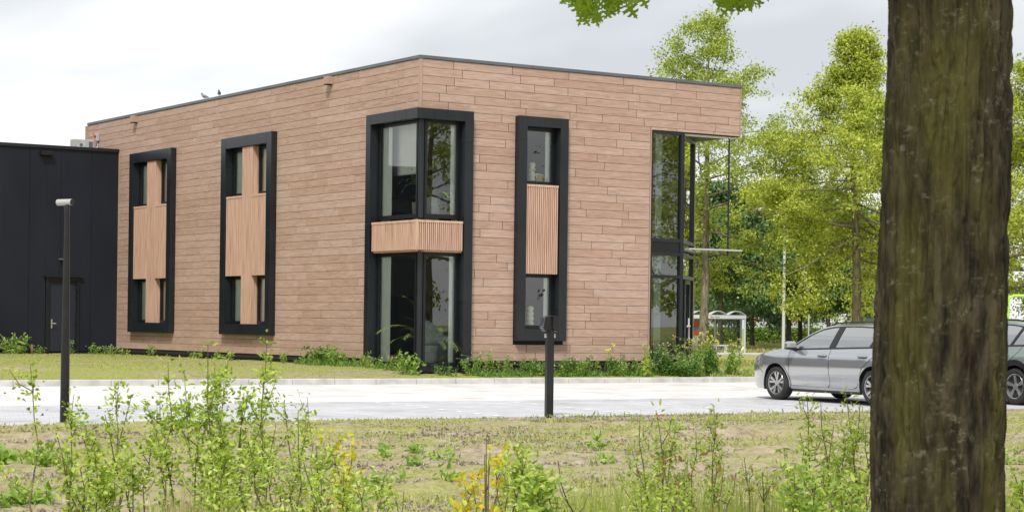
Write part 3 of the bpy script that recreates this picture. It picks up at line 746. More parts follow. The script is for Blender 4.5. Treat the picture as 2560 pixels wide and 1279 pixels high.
# ================================================================== low black annex
DBY = 17.80
D = thing('black_annex', 'low black metal panelled block adjoining the brown clad building', 'building', (-6, DBY, .3))
def dbox(mb, x0, y0, z0, x1, y1, z1): return mb.box(x0+6, y0-DBY, z0-.3, x1+6, y1-DBY, z1-.3)
seams = [-.004, -.85] + [-1.81-.951*k for k in range(31)]
for a, b_ in zip(seams[:-1], seams[1:]):
    lo, hi = b_+.004, a-.004
    if a == -.85:
        dbox(MB(), -1.20, DBY, .46, hi, DBY+.08, 6.40).build('panel', M['dark_panel'], D, bevel=.004); dbox(MB(), lo, DBY, 2.63, -1.20, DBY+.08, 6.40).build('panel', M['dark_panel'], D)
    elif a == -1.81:
        dbox(MB(), -2.25, DBY, 2.63, hi, DBY+.08, 6.40).build('panel', M['dark_panel'], D); dbox(MB(), lo, DBY, .46, -2.25, DBY+.08, 6.40).build('panel', M['dark_panel'], D, bevel=.004)
    else: dbox(MB(), lo, DBY, .46, hi, DBY+.08, 6.40).build('panel', M['dark_panel'], D, bevel=.004)
dbox(MB(), -30.3, DBY+.09, .2, -.02, 24, 6.40).build('core', M['membrane'], D)
dbox(MB(), -30.3, DBY+.03, .2, -.02, DBY+.088, .455).build('plinth', M['plinth'], D)
for a, b_ in ((-30.3, -22), (-22, -13), (-13, -4.5), (-4.5, -.01)): dbox(MB(), a+.003, DBY-.05, 6.40, b_-.003, 24, 6.50).build('roof_cap', M['cap'] if False else M['black'], D, bevel=.006)
dr = dbox(MB(), -2.12, DBY+.03, .42, -1.30, DBY+.075, 2.50).build('door', M['door'], D)
mb = MB(); dbox(mb, -2.24, DBY-.03, .42, -2.13, DBY+.07, 2.62); dbox(mb, -1.29, DBY-.03, .42, -1.21, DBY+.07, 2.62); dbox(mb, -2.13, DBY-.03, 2.51, -1.29, DBY+.07, 2.62); mb.build('door_frame', M['black'], dr)
dbox(MB(), -2.32, DBY-.10, 2.632, -1.13, DBY-.002, 2.68).build('drip_cap', M['black'], dr)
mb = MB(); dbox(mb, -2.06, DBY+.01, 1.13, -2.02, DBY+.028, 1.40); mb.tube([(-2.04+6, .01, .97), (-2.04+6,-.05,.97), (-1.93+6,-.05,.97)], .016, 6); mb.build('door_handle', M['steel'], dr)
for z in (.62, 1.25, 2.05, 2.28): dbox(MB(), -1.325, DBY-.012, z, -1.27, DBY+.028, z+.11).build('hinge', M['lamp_black'], dr)
dbox(MB(), -2.48, DBY-.16, 6.19, -2.12, DBY-.002, 6.31).build('wall_lamp', M['lamp_black'], D, bevel=.01)
fx_ = dbox(MB(), -1.86, DBY-.10, 3.14, -1.62, DBY-.002, 3.19).build('wall_bracket', M['cap'], D)

# air conditioning unit on the annex roof
A = thing('air_conditioning_unit', 'light grey outdoor air conditioning unit on the black annex roof', 'air conditioner', (-.47, 19.6, 6.50))
MB().box(-.34, -.16, .05, .30, .16, .38).build('casing', M['off_white'], A, bevel=.015)
for x in (-.25, .2): MB().box(x, -.17, 0, x+.05, .17, .05).build('foot', M['lamp_black'], A)
mb = MB(); mb.tube([(-.11,-.162,.21),(-.11,-.172,.21)], .15, 24); mb.build('fan_grille', M['concrete'], A)
mb = MB(); mb.tube([(-.11,-.173,.21),(-.11,-.178,.21)], .05, 16); mb.build('fan_hub', M['cap'], A)
MB().box(.14, -.166, .12, .26, -.1605, .32).build('service_panel', M['cap'], A)

# ================================================================== foliage tools
def unit(v): return v/np.maximum(np.linalg.norm(v, axis=-1, keepdims=True), 1e-9)
def leaf_cards(P, D, Nn, Ln, Wd, fold=.22, tris=2):
    """folded leaves; tris=2 rhombus, tris=4 oval"""
    P = np.asarray(P, float); D = unit(np.asarray(D, float)); n = len(P)
    Sd = unit(np.cross(D, Nn)); Nn = np.cross(Sd, D)
    Ln = np.broadcast_to(Ln, (n,))[:, None]; Wd = np.broadcast_to(Wd, (n,))[:, None]
    if tris == 2:
        V = np.stack([P, P+D*Ln*.5+Sd*Wd*.5+Nn*Wd*fold, P+D*Ln, P+D*Ln*.5-Sd*Wd*.5+Nn*Wd*fold], 1)
        F = np.array([[0,1,2],[0,2,3]]); k = 4
    else:
        V = np.stack([P, P+D*Ln*.32+Sd*Wd*.48+Nn*Wd*fold, P+D*Ln*.7+Sd*Wd*.36+Nn*Wd*fold*.7, P+D*Ln-Nn*Wd*.15,
                      P+D*Ln*.7-Sd*Wd*.36+Nn*Wd*fold*.7, P+D*Ln*.32-Sd*Wd*.48+Nn*Wd*fold], 1)
        F = np.array([[0,1,2],[0,2,3],[0,3,4],[0,4,5]]); k = 6
    F = (F[None] + (np.arange(n)*k)[:, None, None]).reshape(-1, 3)
    return V.reshape(-1, 3), F
def rand_dirs(r, n, zb=0.): v = r.normal(size=(n, 3)); v[:, 2] += zb; return unit(v)

def make_tree(name, label, loc, H, rt, cb_, prof, elev, nb, per, lsz, lm, bm, seed, clump=.22, droop=0., sub=6, group=None, lead=1.0, cat='tree', wob=.10, sublen=.42, thin=1.0, topthin=.45):
    """trunk with limbs (one part) and a crown of leaves (one part)"""
    r = np.random.default_rng(seed); T = thing(name, label, cat, loc, 0, group)
    mb = MB(); nt_ = 9
    tz = np.linspace(0, H*lead, nt_); tx = np.cumsum(r.normal(0, wob, nt_))*np.linspace(0, 1, nt_); ty = np.cumsum(r.normal(0, wob, nt_))*np.linspace(0, 1, nt_)
    tr = rt*(1-.93*(tz/(H*lead))**1.1); tr[0] *= 1.25
    mb.tube([(tx[i], ty[i], tz[i]) for i in range(nt_)], list(tr), 10)
    tops = []; clp = []; cld = []
    az = r.uniform(0, 6.28)
    for i in range(nb):
        t = (i + r.uniform(0, .8))/nb; z = cb_ + (H*lead*.985-cb_)*t
        p0 = np.array([np.interp(z, tz, tx), np.interp(z, tz, ty), z]); az += 2.4 + r.normal(0, .35)
        Lb = prof(t)*r.uniform(.72, 1.12); el = elev(t) + r.normal(0, .12)
        d = np.array([math.cos(az)*math.cos(el), math.sin(az)*math.cos(el), math.sin(el)])
        ns = 6; pts = [p0]
        for k in range(ns):
            d = unit(d + r.normal(0, .10, 3) + np.array([0, 0, -droop*.1 + .04*(k > 3)])); pts.append(pts[-1] + d*Lb/ns)
        pts = np.array(pts); rb = max(.012, np.interp(z, tz, tr)*.45)*min(1, .35+Lb/3)
        mb.tube(pts, list(np.linspace(rb, .008, ns+1)), 5, False)
        for k in range(sub):
            f = r.uniform(.22, 1.0); q = np.array([np.interp(f*ns, range(ns+1), pts[:, c]) for c in range(3)])
            sdv = unit(unit(pts[min(int(f*ns)+1, ns)]-pts[int(f*ns)-1 if f*ns >= 1 else 0])*.7 + rand_dirs(r, 1)[0]*.9 + np.array([0, 0, .12-.35*droop]))
            Ls = sublen*Lb*r.uniform(.5, 1.1)*(1.15-.6*f) + .25
            sp = [q]; dd = sdv
            for j in range(4):
                dd = unit(dd + r.normal(0, .16, 3) - np.array([0, 0, droop*.22])); sp.append(sp[-1] + dd*Ls/4)
            mb.tube(sp, list(np.linspace(rb*.38, .005, 5)), 4, False)
            for j in range(1, 5):
                m_ = max(1, int(per*thin*(topthin if t > .62 else 1.0)*r.uniform(.3, 1.6)))
                c = sp[j]; clp.append(c + r.normal(0, 1, (m_, 3))*np.array([clump, clump, clump*.5])); cld.append(np.tile(dd, (m_, 1)))
        m_ = int(per*1.5); clp.append(pts[-1] + r.normal(0, clump*.9, (m_, 3))); cld.append(np.tile(d, (m_, 1)))
    P = np.concatenate(clp); D_ = np.concatenate(cld); n = len(P)
    Dl = unit(D_*.5 + rand_dirs(r, n)*.9 - np.array([0, 0, .25+droop*.5]))
    Nl = unit(rand_dirs(r, n) + np.array([0, 0, .9]))
    Vv, Ff = leaf_cards(P, Dl, Nl, lsz*r.uniform(.6, 1.3, n), lsz*.62*r.uniform(.6, 1.2, n))
    mb.build('trunk', bm, T, smooth=True)
    stuff(np_obj('crown', Vv, Ff, lm, T))
    return T

def oak_prof(rad): return lambda t: rad*(1.0-.80*t**1.25)*(.55+.45*min(1, t/.18))
def oak_el(t): return -.25 + 1.15*t
# row of young oaks behind the entrance
pA = base_at(1757, 78, -.02); pB = base_at(2140, 74, 0); pC = base_at(2590, 72, 0); pZ = base_at(2330, 84, 0)
make_tree('oak_tree', 'tall loose crowned oak with bare grey trunk right behind the entrance canopy', pA, 12.9, .19, 3.4, lambda t: float(np.interp(t, [0,.1,.35,.6,.8,1], [2.4,3.4,3.7,3.0,1.9,.7])), lambda t: -.05+.85*t, 36, 54, .125, M['leaf_oak2'], M['bark_grey'], 11, .20, .10, 6, group='row of young oaks', sublen=.5)
make_tree('oak_tree', 'yellow green oak with straight trunk between white lamp pole and big trunk', pB, 11.9, .20, 3.9, lambda t: float(np.interp(t, [0,.08,.3,.5,.62,.75,1], [3.0,4.3,4.8,4.3,2.1,1.1,.4])), lambda t: -.22+1.0*t*t+.25*t, 52, 62, .12, M['leaf_oak'], M['bark_grey'], 23, .20, .18, 8, group='row of young oaks', sublen=.45)
make_tree('oak_tree', 'yellow green oak at the right picture edge above the lime green lift', pC, 10.8, .19, 3.0, lambda t: float(np.interp(t, [0,.1,.4,.6,1], [3.0,4.0,3.8,2.4,.6])), lambda t: -.2+1.0*t, 44, 54, .12, M['leaf_oak'], M['bark_grey'], 31, .24, .18, 7, group='row of young oaks', sublen=.45)
make_tree('oak_tree', 'oak mostly hidden behind the big foreground trunk', pZ, 11.0, .19, 3.6, lambda t: float(np.interp(t, [0,.1,.4,.6,1], [3.4,4.6,4.2,2.6,.7])), lambda t: -.2+1.0*t, 44, 36, .16, M['leaf_oak'], M['bark_grey'], 37, .24, .18, 7, group='row of young oaks', sublen=.45)
# broad dark trees further back
dprof = lambda rad: (lambda t: rad*math.sqrt(max(.08, 1-(t-.32)**2*1.9)))
for px, dep, H, rad, sd_, lab in ((1800, 128, 8.6, 4.6, 41, 'dark green broad tree standing behind the bus shelter'),
                           (1972, 134, 8.2, 4.4, 43, 'dark green tree whose trunk stands left of a twin trunk by the hedge'),
                           (2000, 140, 8.0, 4.3, 47, 'dark green tree whose trunk stands right of a twin trunk by the hedge'),
                           (1880, 150, 8.8, 4.8, 51, 'dark green tree filling the gap between shelter and lamp pole'),
                           (1850, 162, 9.4, 6.0, 55, 'tall dark green tree at the back above the bus shelter roof'), (2070, 166, 9.0, 6.0, 57, 'tall dark green tree at the back behind the small forked tree'),
                           (2190, 136, 7.2, 4.2, 53, 'dark green tree low behind the yellow green oak by the big trunk')):
    make_tree('chestnut_tree', lab, base_at(px, dep, -.1), H+.4, .18, 4.0, dprof(rad), lambda t: -.15+1.05*t, 38, 34, .26, M['leaf_dark'], M['bark_dark'], sd_, .40, .28, 8, group='dark trees behind the bus stop', wob=.05, topthin=1.0)
make_tree('small_tree', 'small forked tree between the hedge and the yellow green oak', base_at(2076, 150, -.1), 4.2, .22, 1.9, lambda t: 1.7*(1-.4*t), lambda t: .3+.7*t, 14, 8, .22, M['leaf_oak2'], M['bark_dark'], 61, .3, .1, 5)
# trees beside and behind the photographer, mirrored in the panes
rt_ = make_tree('oak_tree', 'oak mirrored in the upper pane of the corner window', (12.2, -27, 0), 12.5, .2, 3.2, oak_prof(4.4), oak_el, 26, 13, .2, M['leaf_oak2'], M['bark_grey'], 71, .26, .2, 6, group='oaks mirrored in the windows')
for lab, (x, y), rz, sc in (('oak mirrored in the tall narrow window', (21, -35), 1.1, 1.1), ('oak mirrored in the entrance glazing', (27, -24), 2.3, .95),
                  ('oak mirrored in the lower entrance glazing', (34, -38), 3.6, 1.2), ('far oak mirrored in the corner window', (27, -62), 4.6, 1.1)):
    c = copy_tree(rt_); c.location = (x, y, 0); c.rotation_euler = (0, 0, rz); c.scale = (sc,)*3; c['label'] = lab

# ================================================================== far bus stop scene
SH = thing('bus_shelter', 'pale grey glazed bus shelter with three vaulted roof bays and a bench', 'bus shelter', base_at(1815, 116, -.02), -.55)
def bb(*a): return MB().box(*a)
# local x along the front, y into depth; width 4.1, depth 1.5, height 2.25
for x, y in ((-1.9,0),(1.05,0),(1.05,1.5),(-1.9,1.5),(-.45,1.5),(-.45,0)):
    if (x, y) != (-.45, 0): bb(x-.05,y-.05,0,x+.05,y+.05,2.1).build('post', M['off_white'], SH)
bb(-2.0,-.08,1.92,1.12,.06,2.12).build('fascia', M['off_white'], SH); bb(-2.0,1.44,1.92,1.12,1.56,2.12).build('fascia', M['off_white'], SH)
bb(1.0,.06,1.94,1.12,1.44,2.10).build('fascia', M['off_white'], SH); bb(-2.0,.06,1.94,-1.88,1.44,2.10).build('fascia', M['off_white'], SH)
for k in range(3):
    mb = MB(); x0 = -1.98+k*1.035; n = 10; w = 1.02
    for i in range(n+1):
        t = i/n; x = x0+w*t; z = 2.125+.24*math.sin(math.pi*t); mb.v += [(x,-.1,z),(x,1.58,z),(x,-.1,z-.03),(x,1.58,z-.03)]
    for i in range(n):
        o_ = i*4; mb.f += [(o_,o_+4,o_+5,o_+1),(o_+2,o_+3,o_+7,o_+6),(o_,o_+2,o_+6,o_+4),(o_+1,o_+5,o_+7,o_+3)]
    mb.build('roof_vault', M['off_white'], SH, smooth='auto')
def gl(x0,y0,x1,y1,z0,z1,nm_='glass_panel'): return MB().add([(x0,y0,z0),(x1,y1,z0),(x1,y1,z1),(x0,y0,z1)], [(0,1,2,3)]).build(nm_, M['clear'], SH)
gl(-1.85,1.5,-.5,1.5,.25,1.9); gl(-.4,1.5,1.0,1.5,.25,1.9); gl(1.05,.08,1.05,1.42,.2,1.9); gl(-1.9,.08,-1.9,1.42,.2,1.9)
for z in (.15, 1.88): bb(1.02,.05,z,1.08,1.45,z+.06).build('rail', M['off_white'], SH); bb(-1.85,1.47,z,1.0,1.53,z+.06).build('rail', M['off_white'], SH)
fc = bpy.data.curves.new('lettering', 'FONT'); fc.body = 'Baan Halte'; fc.size = .12; fc.extrude = .002
fo = bpy.data.objects.new('lettering_src', fc); COL.objects.link(fo)
dg = bpy.context.evaluated_depsgraph_get(); tm = bpy.data.meshes.new_from_object(fo.evaluated_get(dg)); bpy.data.objects.remove(fo)
tm.materials.clear(); tm.materials.append(M['ink'])
to = bpy.data.objects.new('lettering', tm); COL.objects.link(to); to.parent = SH; to.location = (-.92,-.086,1.97); to.rotation_euler = (R(90),0,0)
BN = thing('bench', 'small pale concrete bench inside the bus shelter', 'bench', base_at(1800, 116.8, -.02), -.55)
bb(-.46,-.2,.36,.46,.2,.44).build('seat', M['off_white'], BN)
for x in (-.38, .2): bb(x,-.18,0,x+.18,.18,.36).build('leg', M['concrete'], BN)
LB = thing('leaning_board', 'small white board leaning against the shelter glass', 'board', base_at(1852, 116, -.02), -.55)
mb = MB().box(-.05,-.02,0,.05,.02,.38); o = mb.build('board', M['white'], LB); o.rotation_euler = (0, R(22), 0)
pp = base_at(1840, 113, -.088)
struct(MB().box(-14,-1.1,-.2,22,3.2,.07).build('bus_stop_platform', M['concrete'], loc=tuple(pp))).rotation_euler = (0,0,-.55)
# advertising board behind the oak trunk
AB = thing('advert_board', 'colourful advertising board half hidden behind the grey oak trunk', 'sign', base_at(1722, 84, -.02), -.6)
for x in (-.42, .38): bb(x,0,0,x+.05,.05,1.75).build('post', M['cap'], AB)
bb(-.5,-.03,.62,.5,-.001,1.72).build('board', M['white'], AB)
def flat(pts, m, nm_): return MB().add([(x,-.033,z) for x,z in pts], [tuple(range(len(pts)))]).build(nm_, m, AB)
flat([(-.5,1.40),(.5,1.40),(.5,1.72),(-.5,1.72)], M['rust_print'], 'print')
flat([(-.5,1.08),(.5,1.08),(.5,1.395),(-.5,1.395)], M['blue'], 'print')
MB().add([(-.3,-.036,1.085),(.5,-.036,1.085),(.5,-.036,1.39)], [(0,1,2)]).build('print', M['orange'], AB)
flat([(-.5,.625),(.2,.625),(-.3,.78)], M['orange'], 'print')
for s_, x, z, sz, mm_ in (('OB', -.44, 1.46, .2, 'white'), ('@', -.44, .92, .2, 'ink'), ('dola', -.44, .80, .11, 'ink')):
    fc = bpy.data.curves.new('lettering', 'FONT'); fc.body = s_; fc.size = sz; fc.extrude = .002
    fo = bpy.data.objects.new('lettering_src', fc); COL.objects.link(fo); dg = bpy.context.evaluated_depsgraph_get()
    tm = bpy.data.meshes.new_from_object(fo.evaluated_get(dg)); bpy.data.objects.remove(fo); tm.materials.clear(); tm.materials.append(M[mm_])
    to = bpy.data.objects.new('lettering', tm); COL.objects.link(to); to.parent = AB; to.location = (x,-.037,z); to.rotation_euler = (R(90),0,0)
# clipped hedge
def hedge(px0, px1, dep0, dep1, h, label):
    p, q = base_at(px0, dep0, -.1), base_at(px1, dep1, -.1); d = q-p; Lh = np.linalg.norm(d); d /= Lh; nrm = np.array([d[1],-d[0],0])
    T = thing('hedge', label, 'hedge', p); r = np.random.default_rng(5)
    e1, e2 = d*Lh, nrm*1.1
    mb = MB(); cs = [(0,0),(1,0),(1,-1),(0,-1)]
    vs = [np.array(e1*a + e2*b_*.9) for a, b_ in cs]; mb.add([tuple(v) for v in vs] + [tuple(v+np.array([0,0,h-.12])) for v in vs], [(0,1,5,4),(1,2,6,5),(2,3,7,6),(3,0,4,7),(4,5,6,7)])
    mb.build('branches', M['bark_dark'], T)
    n = 14000; a = r.uniform(0, 1, n); top = r.random(n) < .34
    Pz = np.where(top, h + r.normal(0, .05, n), r.uniform(.05, h, n)); Pn = np.where(top, -r.uniform(0, 1, n), r.normal(.02, .05, n))
    P = a[:, None]*e1 + Pn[:, None]*e2 + Pz[:, None]*np.array([0,0,1.])
    Vv, Ff = leaf_cards(P, rand_dirs(r, n, .1), unit(rand_dirs(r, n)+nrm*.8+np.array([0,0,.5])), .2*r.uniform(.6,1.3,n), .14*r.uniform(.6,1.2,n))
    stuff(np_obj('foliage', Vv, Ff, M['leaf_hedge'], T))
hedge(1690, 2070, 178, 184, 1.35, 'long clipped green hedge behind the bus shelter')
# grass verge in front of hedge
# far school like building
far0 = base_at(1640, 205, -.1); FB = thing('far_building', 'low white banded building with red brick panels beyond the hedge', 'building', far0, -PSI+.04)
Wd_ = 34.0
bb(0,0,0,Wd_*.50,9,3.9).build('wall', M['far_glass'], FB)
for z0, z1 in ((1.55, 2.10), (2.95, 3.55)): bb(-.2,-.35,z0,Wd_*.52,-.02,z1).build('band', M['off_white'], FB)
bb(-.4,-.5,3.55,Wd_*.52,9,3.85).build('roof_edge', M['off_white'], FB)
for k in range(8):
    x = .6+k*2.1
    for z0, z1 in ((.0, 1.55), (2.10, 2.95)):
        if k % 2 == 0: bb(x,-.12,z0,x+1.15,-.02,z1).build('brick_panel', M['brick_red'], FB)
        for u in (1.3, 1.75): bb(x+u-.03,-.10,z0,x+u+.03,-.02,z1).build('window_post', M['off_white'], FB)
bb(Wd_*.52+.1,-.3,1.55,Wd_,3,2.15).build('carport_roof', M['off_white'], FB)
for k in range(9): bb(Wd_*.52+.6+k*1.9,-.1,0,Wd_*.52+.85+k*1.9,.2,1.55).build('carport_post', M['bark_dark'], FB)
MB().add([(20,6,0),(28,6,0),(28,6,2.6),(24,6,4.4),(20,6,2.6)], [(0,1,2,3,4)]).build('gable', M['off_white'], FB)
MB().add([(28.5,5,0),(34,5,0),(34,5,3.3),(31,5,4.4),(28.5,5,3.0)], [(0,1,2,3,4)]).build('gable', M['brick_red'], FB)
GC = thing('green_container', 'dark green ribbed container beside the big foreground trunk', 'container', base_at(2205, 120, -.1), -PSI)
bb(-1.0,0,0,1.2,2.2,2.15).build('box', M['green_metal'], GC)
for k in range(11): bb(-1.0+.2*k,-.03,.02,-.92+.2*k,-.002,2.13).build('rib', M['green_metal'], GC)
# white lamp pole
LP = thing('street_lamp', 'tall white street lamp pole standing between the two oaks', 'street lamp', base_at(1958, 101, -.09))
mb = MB(); mb.tube([(0,0,0),(0,0,1.2),(0,0,7.0)], [.085,.08,.05], 10); mb.build('pole', M['pole'], LP, smooth='auto')
tl = Vector(-RGT)*1.05
mb = MB(); mb.tube([(0,0,7.0),tuple(tl*.3+Vector((0,0,7.28))),tuple(tl+Vector((0,0,7.32)))], .035, 6); mb.build('arm', M['cap'], LP)
mb = MB(); mb.tube([tuple(tl*.85+Vector((0,0,7.33))),tuple(tl*1.0+Vector((0,0,7.35))),tuple(tl*1.5+Vector((0,0,7.29)))], [.05,.10,.05], 8); mb.build('lamp_head', M['pole'], LP, smooth=True)
SP = thing('sign_post', 'thin grey post in front of the hedge', 'post', base_at(2021, 130, -.1))
MB().tube([(0,0,0),(0,0,2.4)], .05, 8).build('post', M['concrete'], SP)

# ================================================================== lamp, flood light, lift
SL = thing('bollard_lamp', 'black tapered lamp post with tubular white ended head at left', 'lamp', base_at(161, 27.2, -.02))
mb = MB(); mb.lathe([(.062,0),(.062,.25),(.057,.9),(.046,2.0),(.033,2.84),(.033,2.86)], 20); mb.build('pole', M['lamp_black'], SL, smooth='auto')
mb = MB(); mb.lathe([(.037,2.80),(.037,2.90),(.03,2.93)], 16); mb.build('collar', M['lamp_black'], SL, smooth='auto')
hd = Vector(RGT*.86 - FWD*.5).normalized()
mb = MB(); mb.tube([tuple(-hd*.165+Vector((0,0,2.972))), tuple(hd*.085+Vector((0,0,2.972)))], .042, 20); mb.build('head', mat('brushed_lamp_tube', (.42,.42,.41), .35, .3), SL, smooth='auto')
mb = MB(); mb.tube([tuple(hd*.0852+Vector((0,0,2.972))), tuple(hd*.098+Vector((0,0,2.972)))], .039, 20); mb.build('end_cap', M['lamp_black'], SL, smooth='auto')
FL = thing('flood_light_post', 'short square black post carrying a double flood light head', 'lamp', base_at(1372, 31.4, -.02), -.25)
MB().box(-.055,-.055,0,.055,.055,1.40).build('post', M['lamp_black'], FL, bevel=.006)
MB().box(-.045,-.0565,.35,.045,-.0555,1.0).build('cover_plate', M['black'], FL)
def wedge(sx):
    mb = MB(); p = [(.02,1.36),(.09,1.32),(.13,1.37),(.10,1.55),(.02,1.57)]
    n = len(p); mb.v = [(sx*x,-.09,z) for x,z in p] + [(sx*x,.09,z) for x,z in p]
    mb.f = [tuple(range(n)), tuple(reversed(range(n,2*n)))] + [(i,i+n,(i+1)%n+n,(i+1)%n) for i in range(n)]
    return mb
for sx in (-1, 1):
    hdp = wedge(sx).build('lamp_head', M['lamp_black'], FL, bevel=.006)
    for k in range(6):
        z = 1.39+.028*k; MB().box(sx*.115,-.07,z,sx*.135,.07,z+.01).build('fin', M['black'], hdp)
MB().add([(-.136,-.08,1.375),(-.136,.08,1.375),(-.106,.08,1.545),(-.106,-.08,1.545)], [(0,1,2,3)]).build('lens', mat('grey_lens', (.25,.26,.30), .2), FL)
for sx in (-1, 1): MB().box(sx*.056,-.02,1.23,sx*.085,.02,1.29).build('bracket', M['steel'], FL)

LF = thing('lime_lift', 'lime green lift platform cage with a white notice behind the sage green car', 'lift', base_at(2547, 52, .05), -PSI+.05)
def tb(*p, r=.036): return MB().tube(p, r, 8)
tb((-.30,0,.0),(-.30,0,2.05),(-.27,0,2.18),(-.16,0,2.25),(1.3,0,2.25)).build('rail', M['lime'], LF, smooth='auto')
tb((-.16,0,1.52),(1.3,0,1.52)).build('rail', M['lime'], LF); tb((.16,0,0),(.16,0,2.22)).build('rail', M['lime'], LF); tb((-.26,0,1.62),(-.12,0,1.48),(.10,0,1.48),(.10,0,1.2)).build('rail', M['lime'], LF)
tb((-.30,1.1,.0),(-.30,1.1,2.25),(1.3,1.1,2.25)).build('rail', M['lime'], LF); tb((-.30,0,2.2),(-.30,1.1,2.2)).build('rail', M['lime'], LF)
MB().box(-.35,-.05,.3,1.4,1.15,.55).build('deck', M['lamp_black'], LF)
for x in (-.1, .9): MB().tube([(x,-.1,.15),(x,.1,.15)], .15, 14).build('wheel', M['tyre'], LF)
MB().box(.25,.2,.55,1.2,.9,1.45).build('control_box', M['lamp_black'], LF)
nb_ = MB().box(.22,-.05,1.68,.72,-.04,2.20).build('notice', M['white'], LF)
MB().box(.23,-.053,2.14,.71,-.0505,2.19).build('print', M['red'], nb_); MB().box(.23,-.053,1.86,.71,-.0505,1.89).build('print', M['red'], nb_)
for r_ in range(5):
    for k in range(5):
        if r_ == 3: continue
        MB().box(.25+k*.09,-.053,2.075-r_*.075,.25+k*.09+.055,-.0505,2.11-r_*.075).build('print', M['ink'], nb_)

# pigeons on the roof edge
def pigeon(loc, rz, label):
    T = thing('pigeon', label, 'bird', loc, rz, 'pigeons on the roof edge')
    mb = MB(); mb.tube([(-.19,0,.075),(-.12,0,.095),(-.05,0,.115),(.02,0,.13),(.065,0,.165),(.085,0,.205),(.10,0,.235),(.125,0,.238),(.155,0,.228)],
                       [.012,.034,.062,.072,.055,.036,.031,.022,.003], 12); mb.build('body', M['feather'], T, smooth=True)
    for s in (-.025, .025): MB().tube([(.0,s,0),(.0,s,.07)], .006, 5).build('leg', M['brick_red'], T)
    T.scale = (.66,)*3
pigeon((.0, 11.75, ZT+.078), 2.6, 'grey pigeon on the roof edge, further from the corner')
pigeon((.0, 10.78, ZT+.078), -2.2, 'grey pigeon on the roof edge, nearer to the corner')

# ================================================================== cars
ZW = [(.16,.80),(.24,.855),(.30,.875),(.40,.880),(.455,.902),(.52,.912),(.66,.918),(.80,.908),(.865,.898),(.895,.884),(.95,.868),(1.0,.846),(1.2,.765),(1.40,.665),(1.47,.60)]
def half_w(s, z):
    w = float(np.interp(z, [a for a, _ in ZW], [b for _, b in ZW]))
    if s < .95: w *= 1-.27*((.95-s)/.95)**2.3
    if s > 3.9: w *= 1-.13*((s-3.9)/.8)**2
    return w
def in_poly(p, poly):
    x, y = p; c = False; n = len(poly)
    for i in range(n):
        x0, y0 = poly[i]; x1, y1 = poly[(i+1) % n]
        if (y0 > y) != (y1 > y) and x < (x1-x0)*(y-y0)/(y1-y0)+x0: c = not c
    return c
def edge_dist(p, poly):
    P = np.array(poly); Q = np.roll(P, -1, 0); d = Q-P; t = np.clip(((p-P)*d).sum(1)/np.maximum((d*d).sum(1), 1e-9), 0, 1)
    return np.min(np.linalg.norm(P+d*t[:, None]-p, axis=1))
def dens(poly, mx_=.09):
    out = []
    for a, b in zip(poly, poly[1:]+poly[:1]):
        n = max(1, int(math.ceil(math.dist(a, b)/mx_)))
        out += [(a[0]+(b[0]-a[0])*i/n, a[1]+(b[1]-a[1])*i/n) for i in range(n)]
    return out
def side_panel(name, poly, m, parent, off=0.0, both=True, step=.07):
    poly = dens(poly); pts = list(poly)
    s0, s1 = min(p[0] for p in poly), max(p[0] for p in poly); z0, z1 = min(p[1] for p in poly), max(p[1] for p in poly)
    for s in np.arange(s0+step/2, s1, step):
        for z in np.arange(z0+step/4, z1, step/2):
            q = np.array([s, z])
            if in_poly(q, poly) and edge_dist(q, poly) > .02: pts.append((s, z))
    n = len(poly)
    res = delaunay_2d_cdt([Vector(p) for p in pts], [], [list(range(n))], 1, 1e-5)
    vs, fs = res[0], res[2]
    out = None
    for sx in ((-1, 1) if both else (-1,)):
        mb = MB(); mb.v = [(sx*(half_w(v.x, v.y)+off), -v.x, v.y) for v in vs]
        mb.f = [tuple(f) for f in fs]
        bm = bmesh.new(); me = bpy.data.meshes.new(name); me.from_pydata(mb.v, [], mb.f); bm.from_mesh(me); bm.normal_update()
        tot = sum(f.normal.x*f.calc_area() for f in bm.faces)
        if tot*sx < 0: bmesh.ops.reverse_faces(bm, faces=bm.faces)
        bm.to_mesh(me); bm.free(); me.polygons.foreach_set('use_smooth', [True]*len(me.polygons)); me.materials.append(m)
        o = bpy.data.objects.new(name, me); COL.objects.link(o); o.parent = parent; out = o if sx == -1 else out
    return out
def arc(cx, cz, r, a0, a1, n=14): return [(cx+r*math.cos(a0+(a1-a0)*i/n), cz+r*math.sin(a0+(a1-a0)*i/n)) for i in range(n+1)]
FA, RA, WR = .92, 3.61, .322
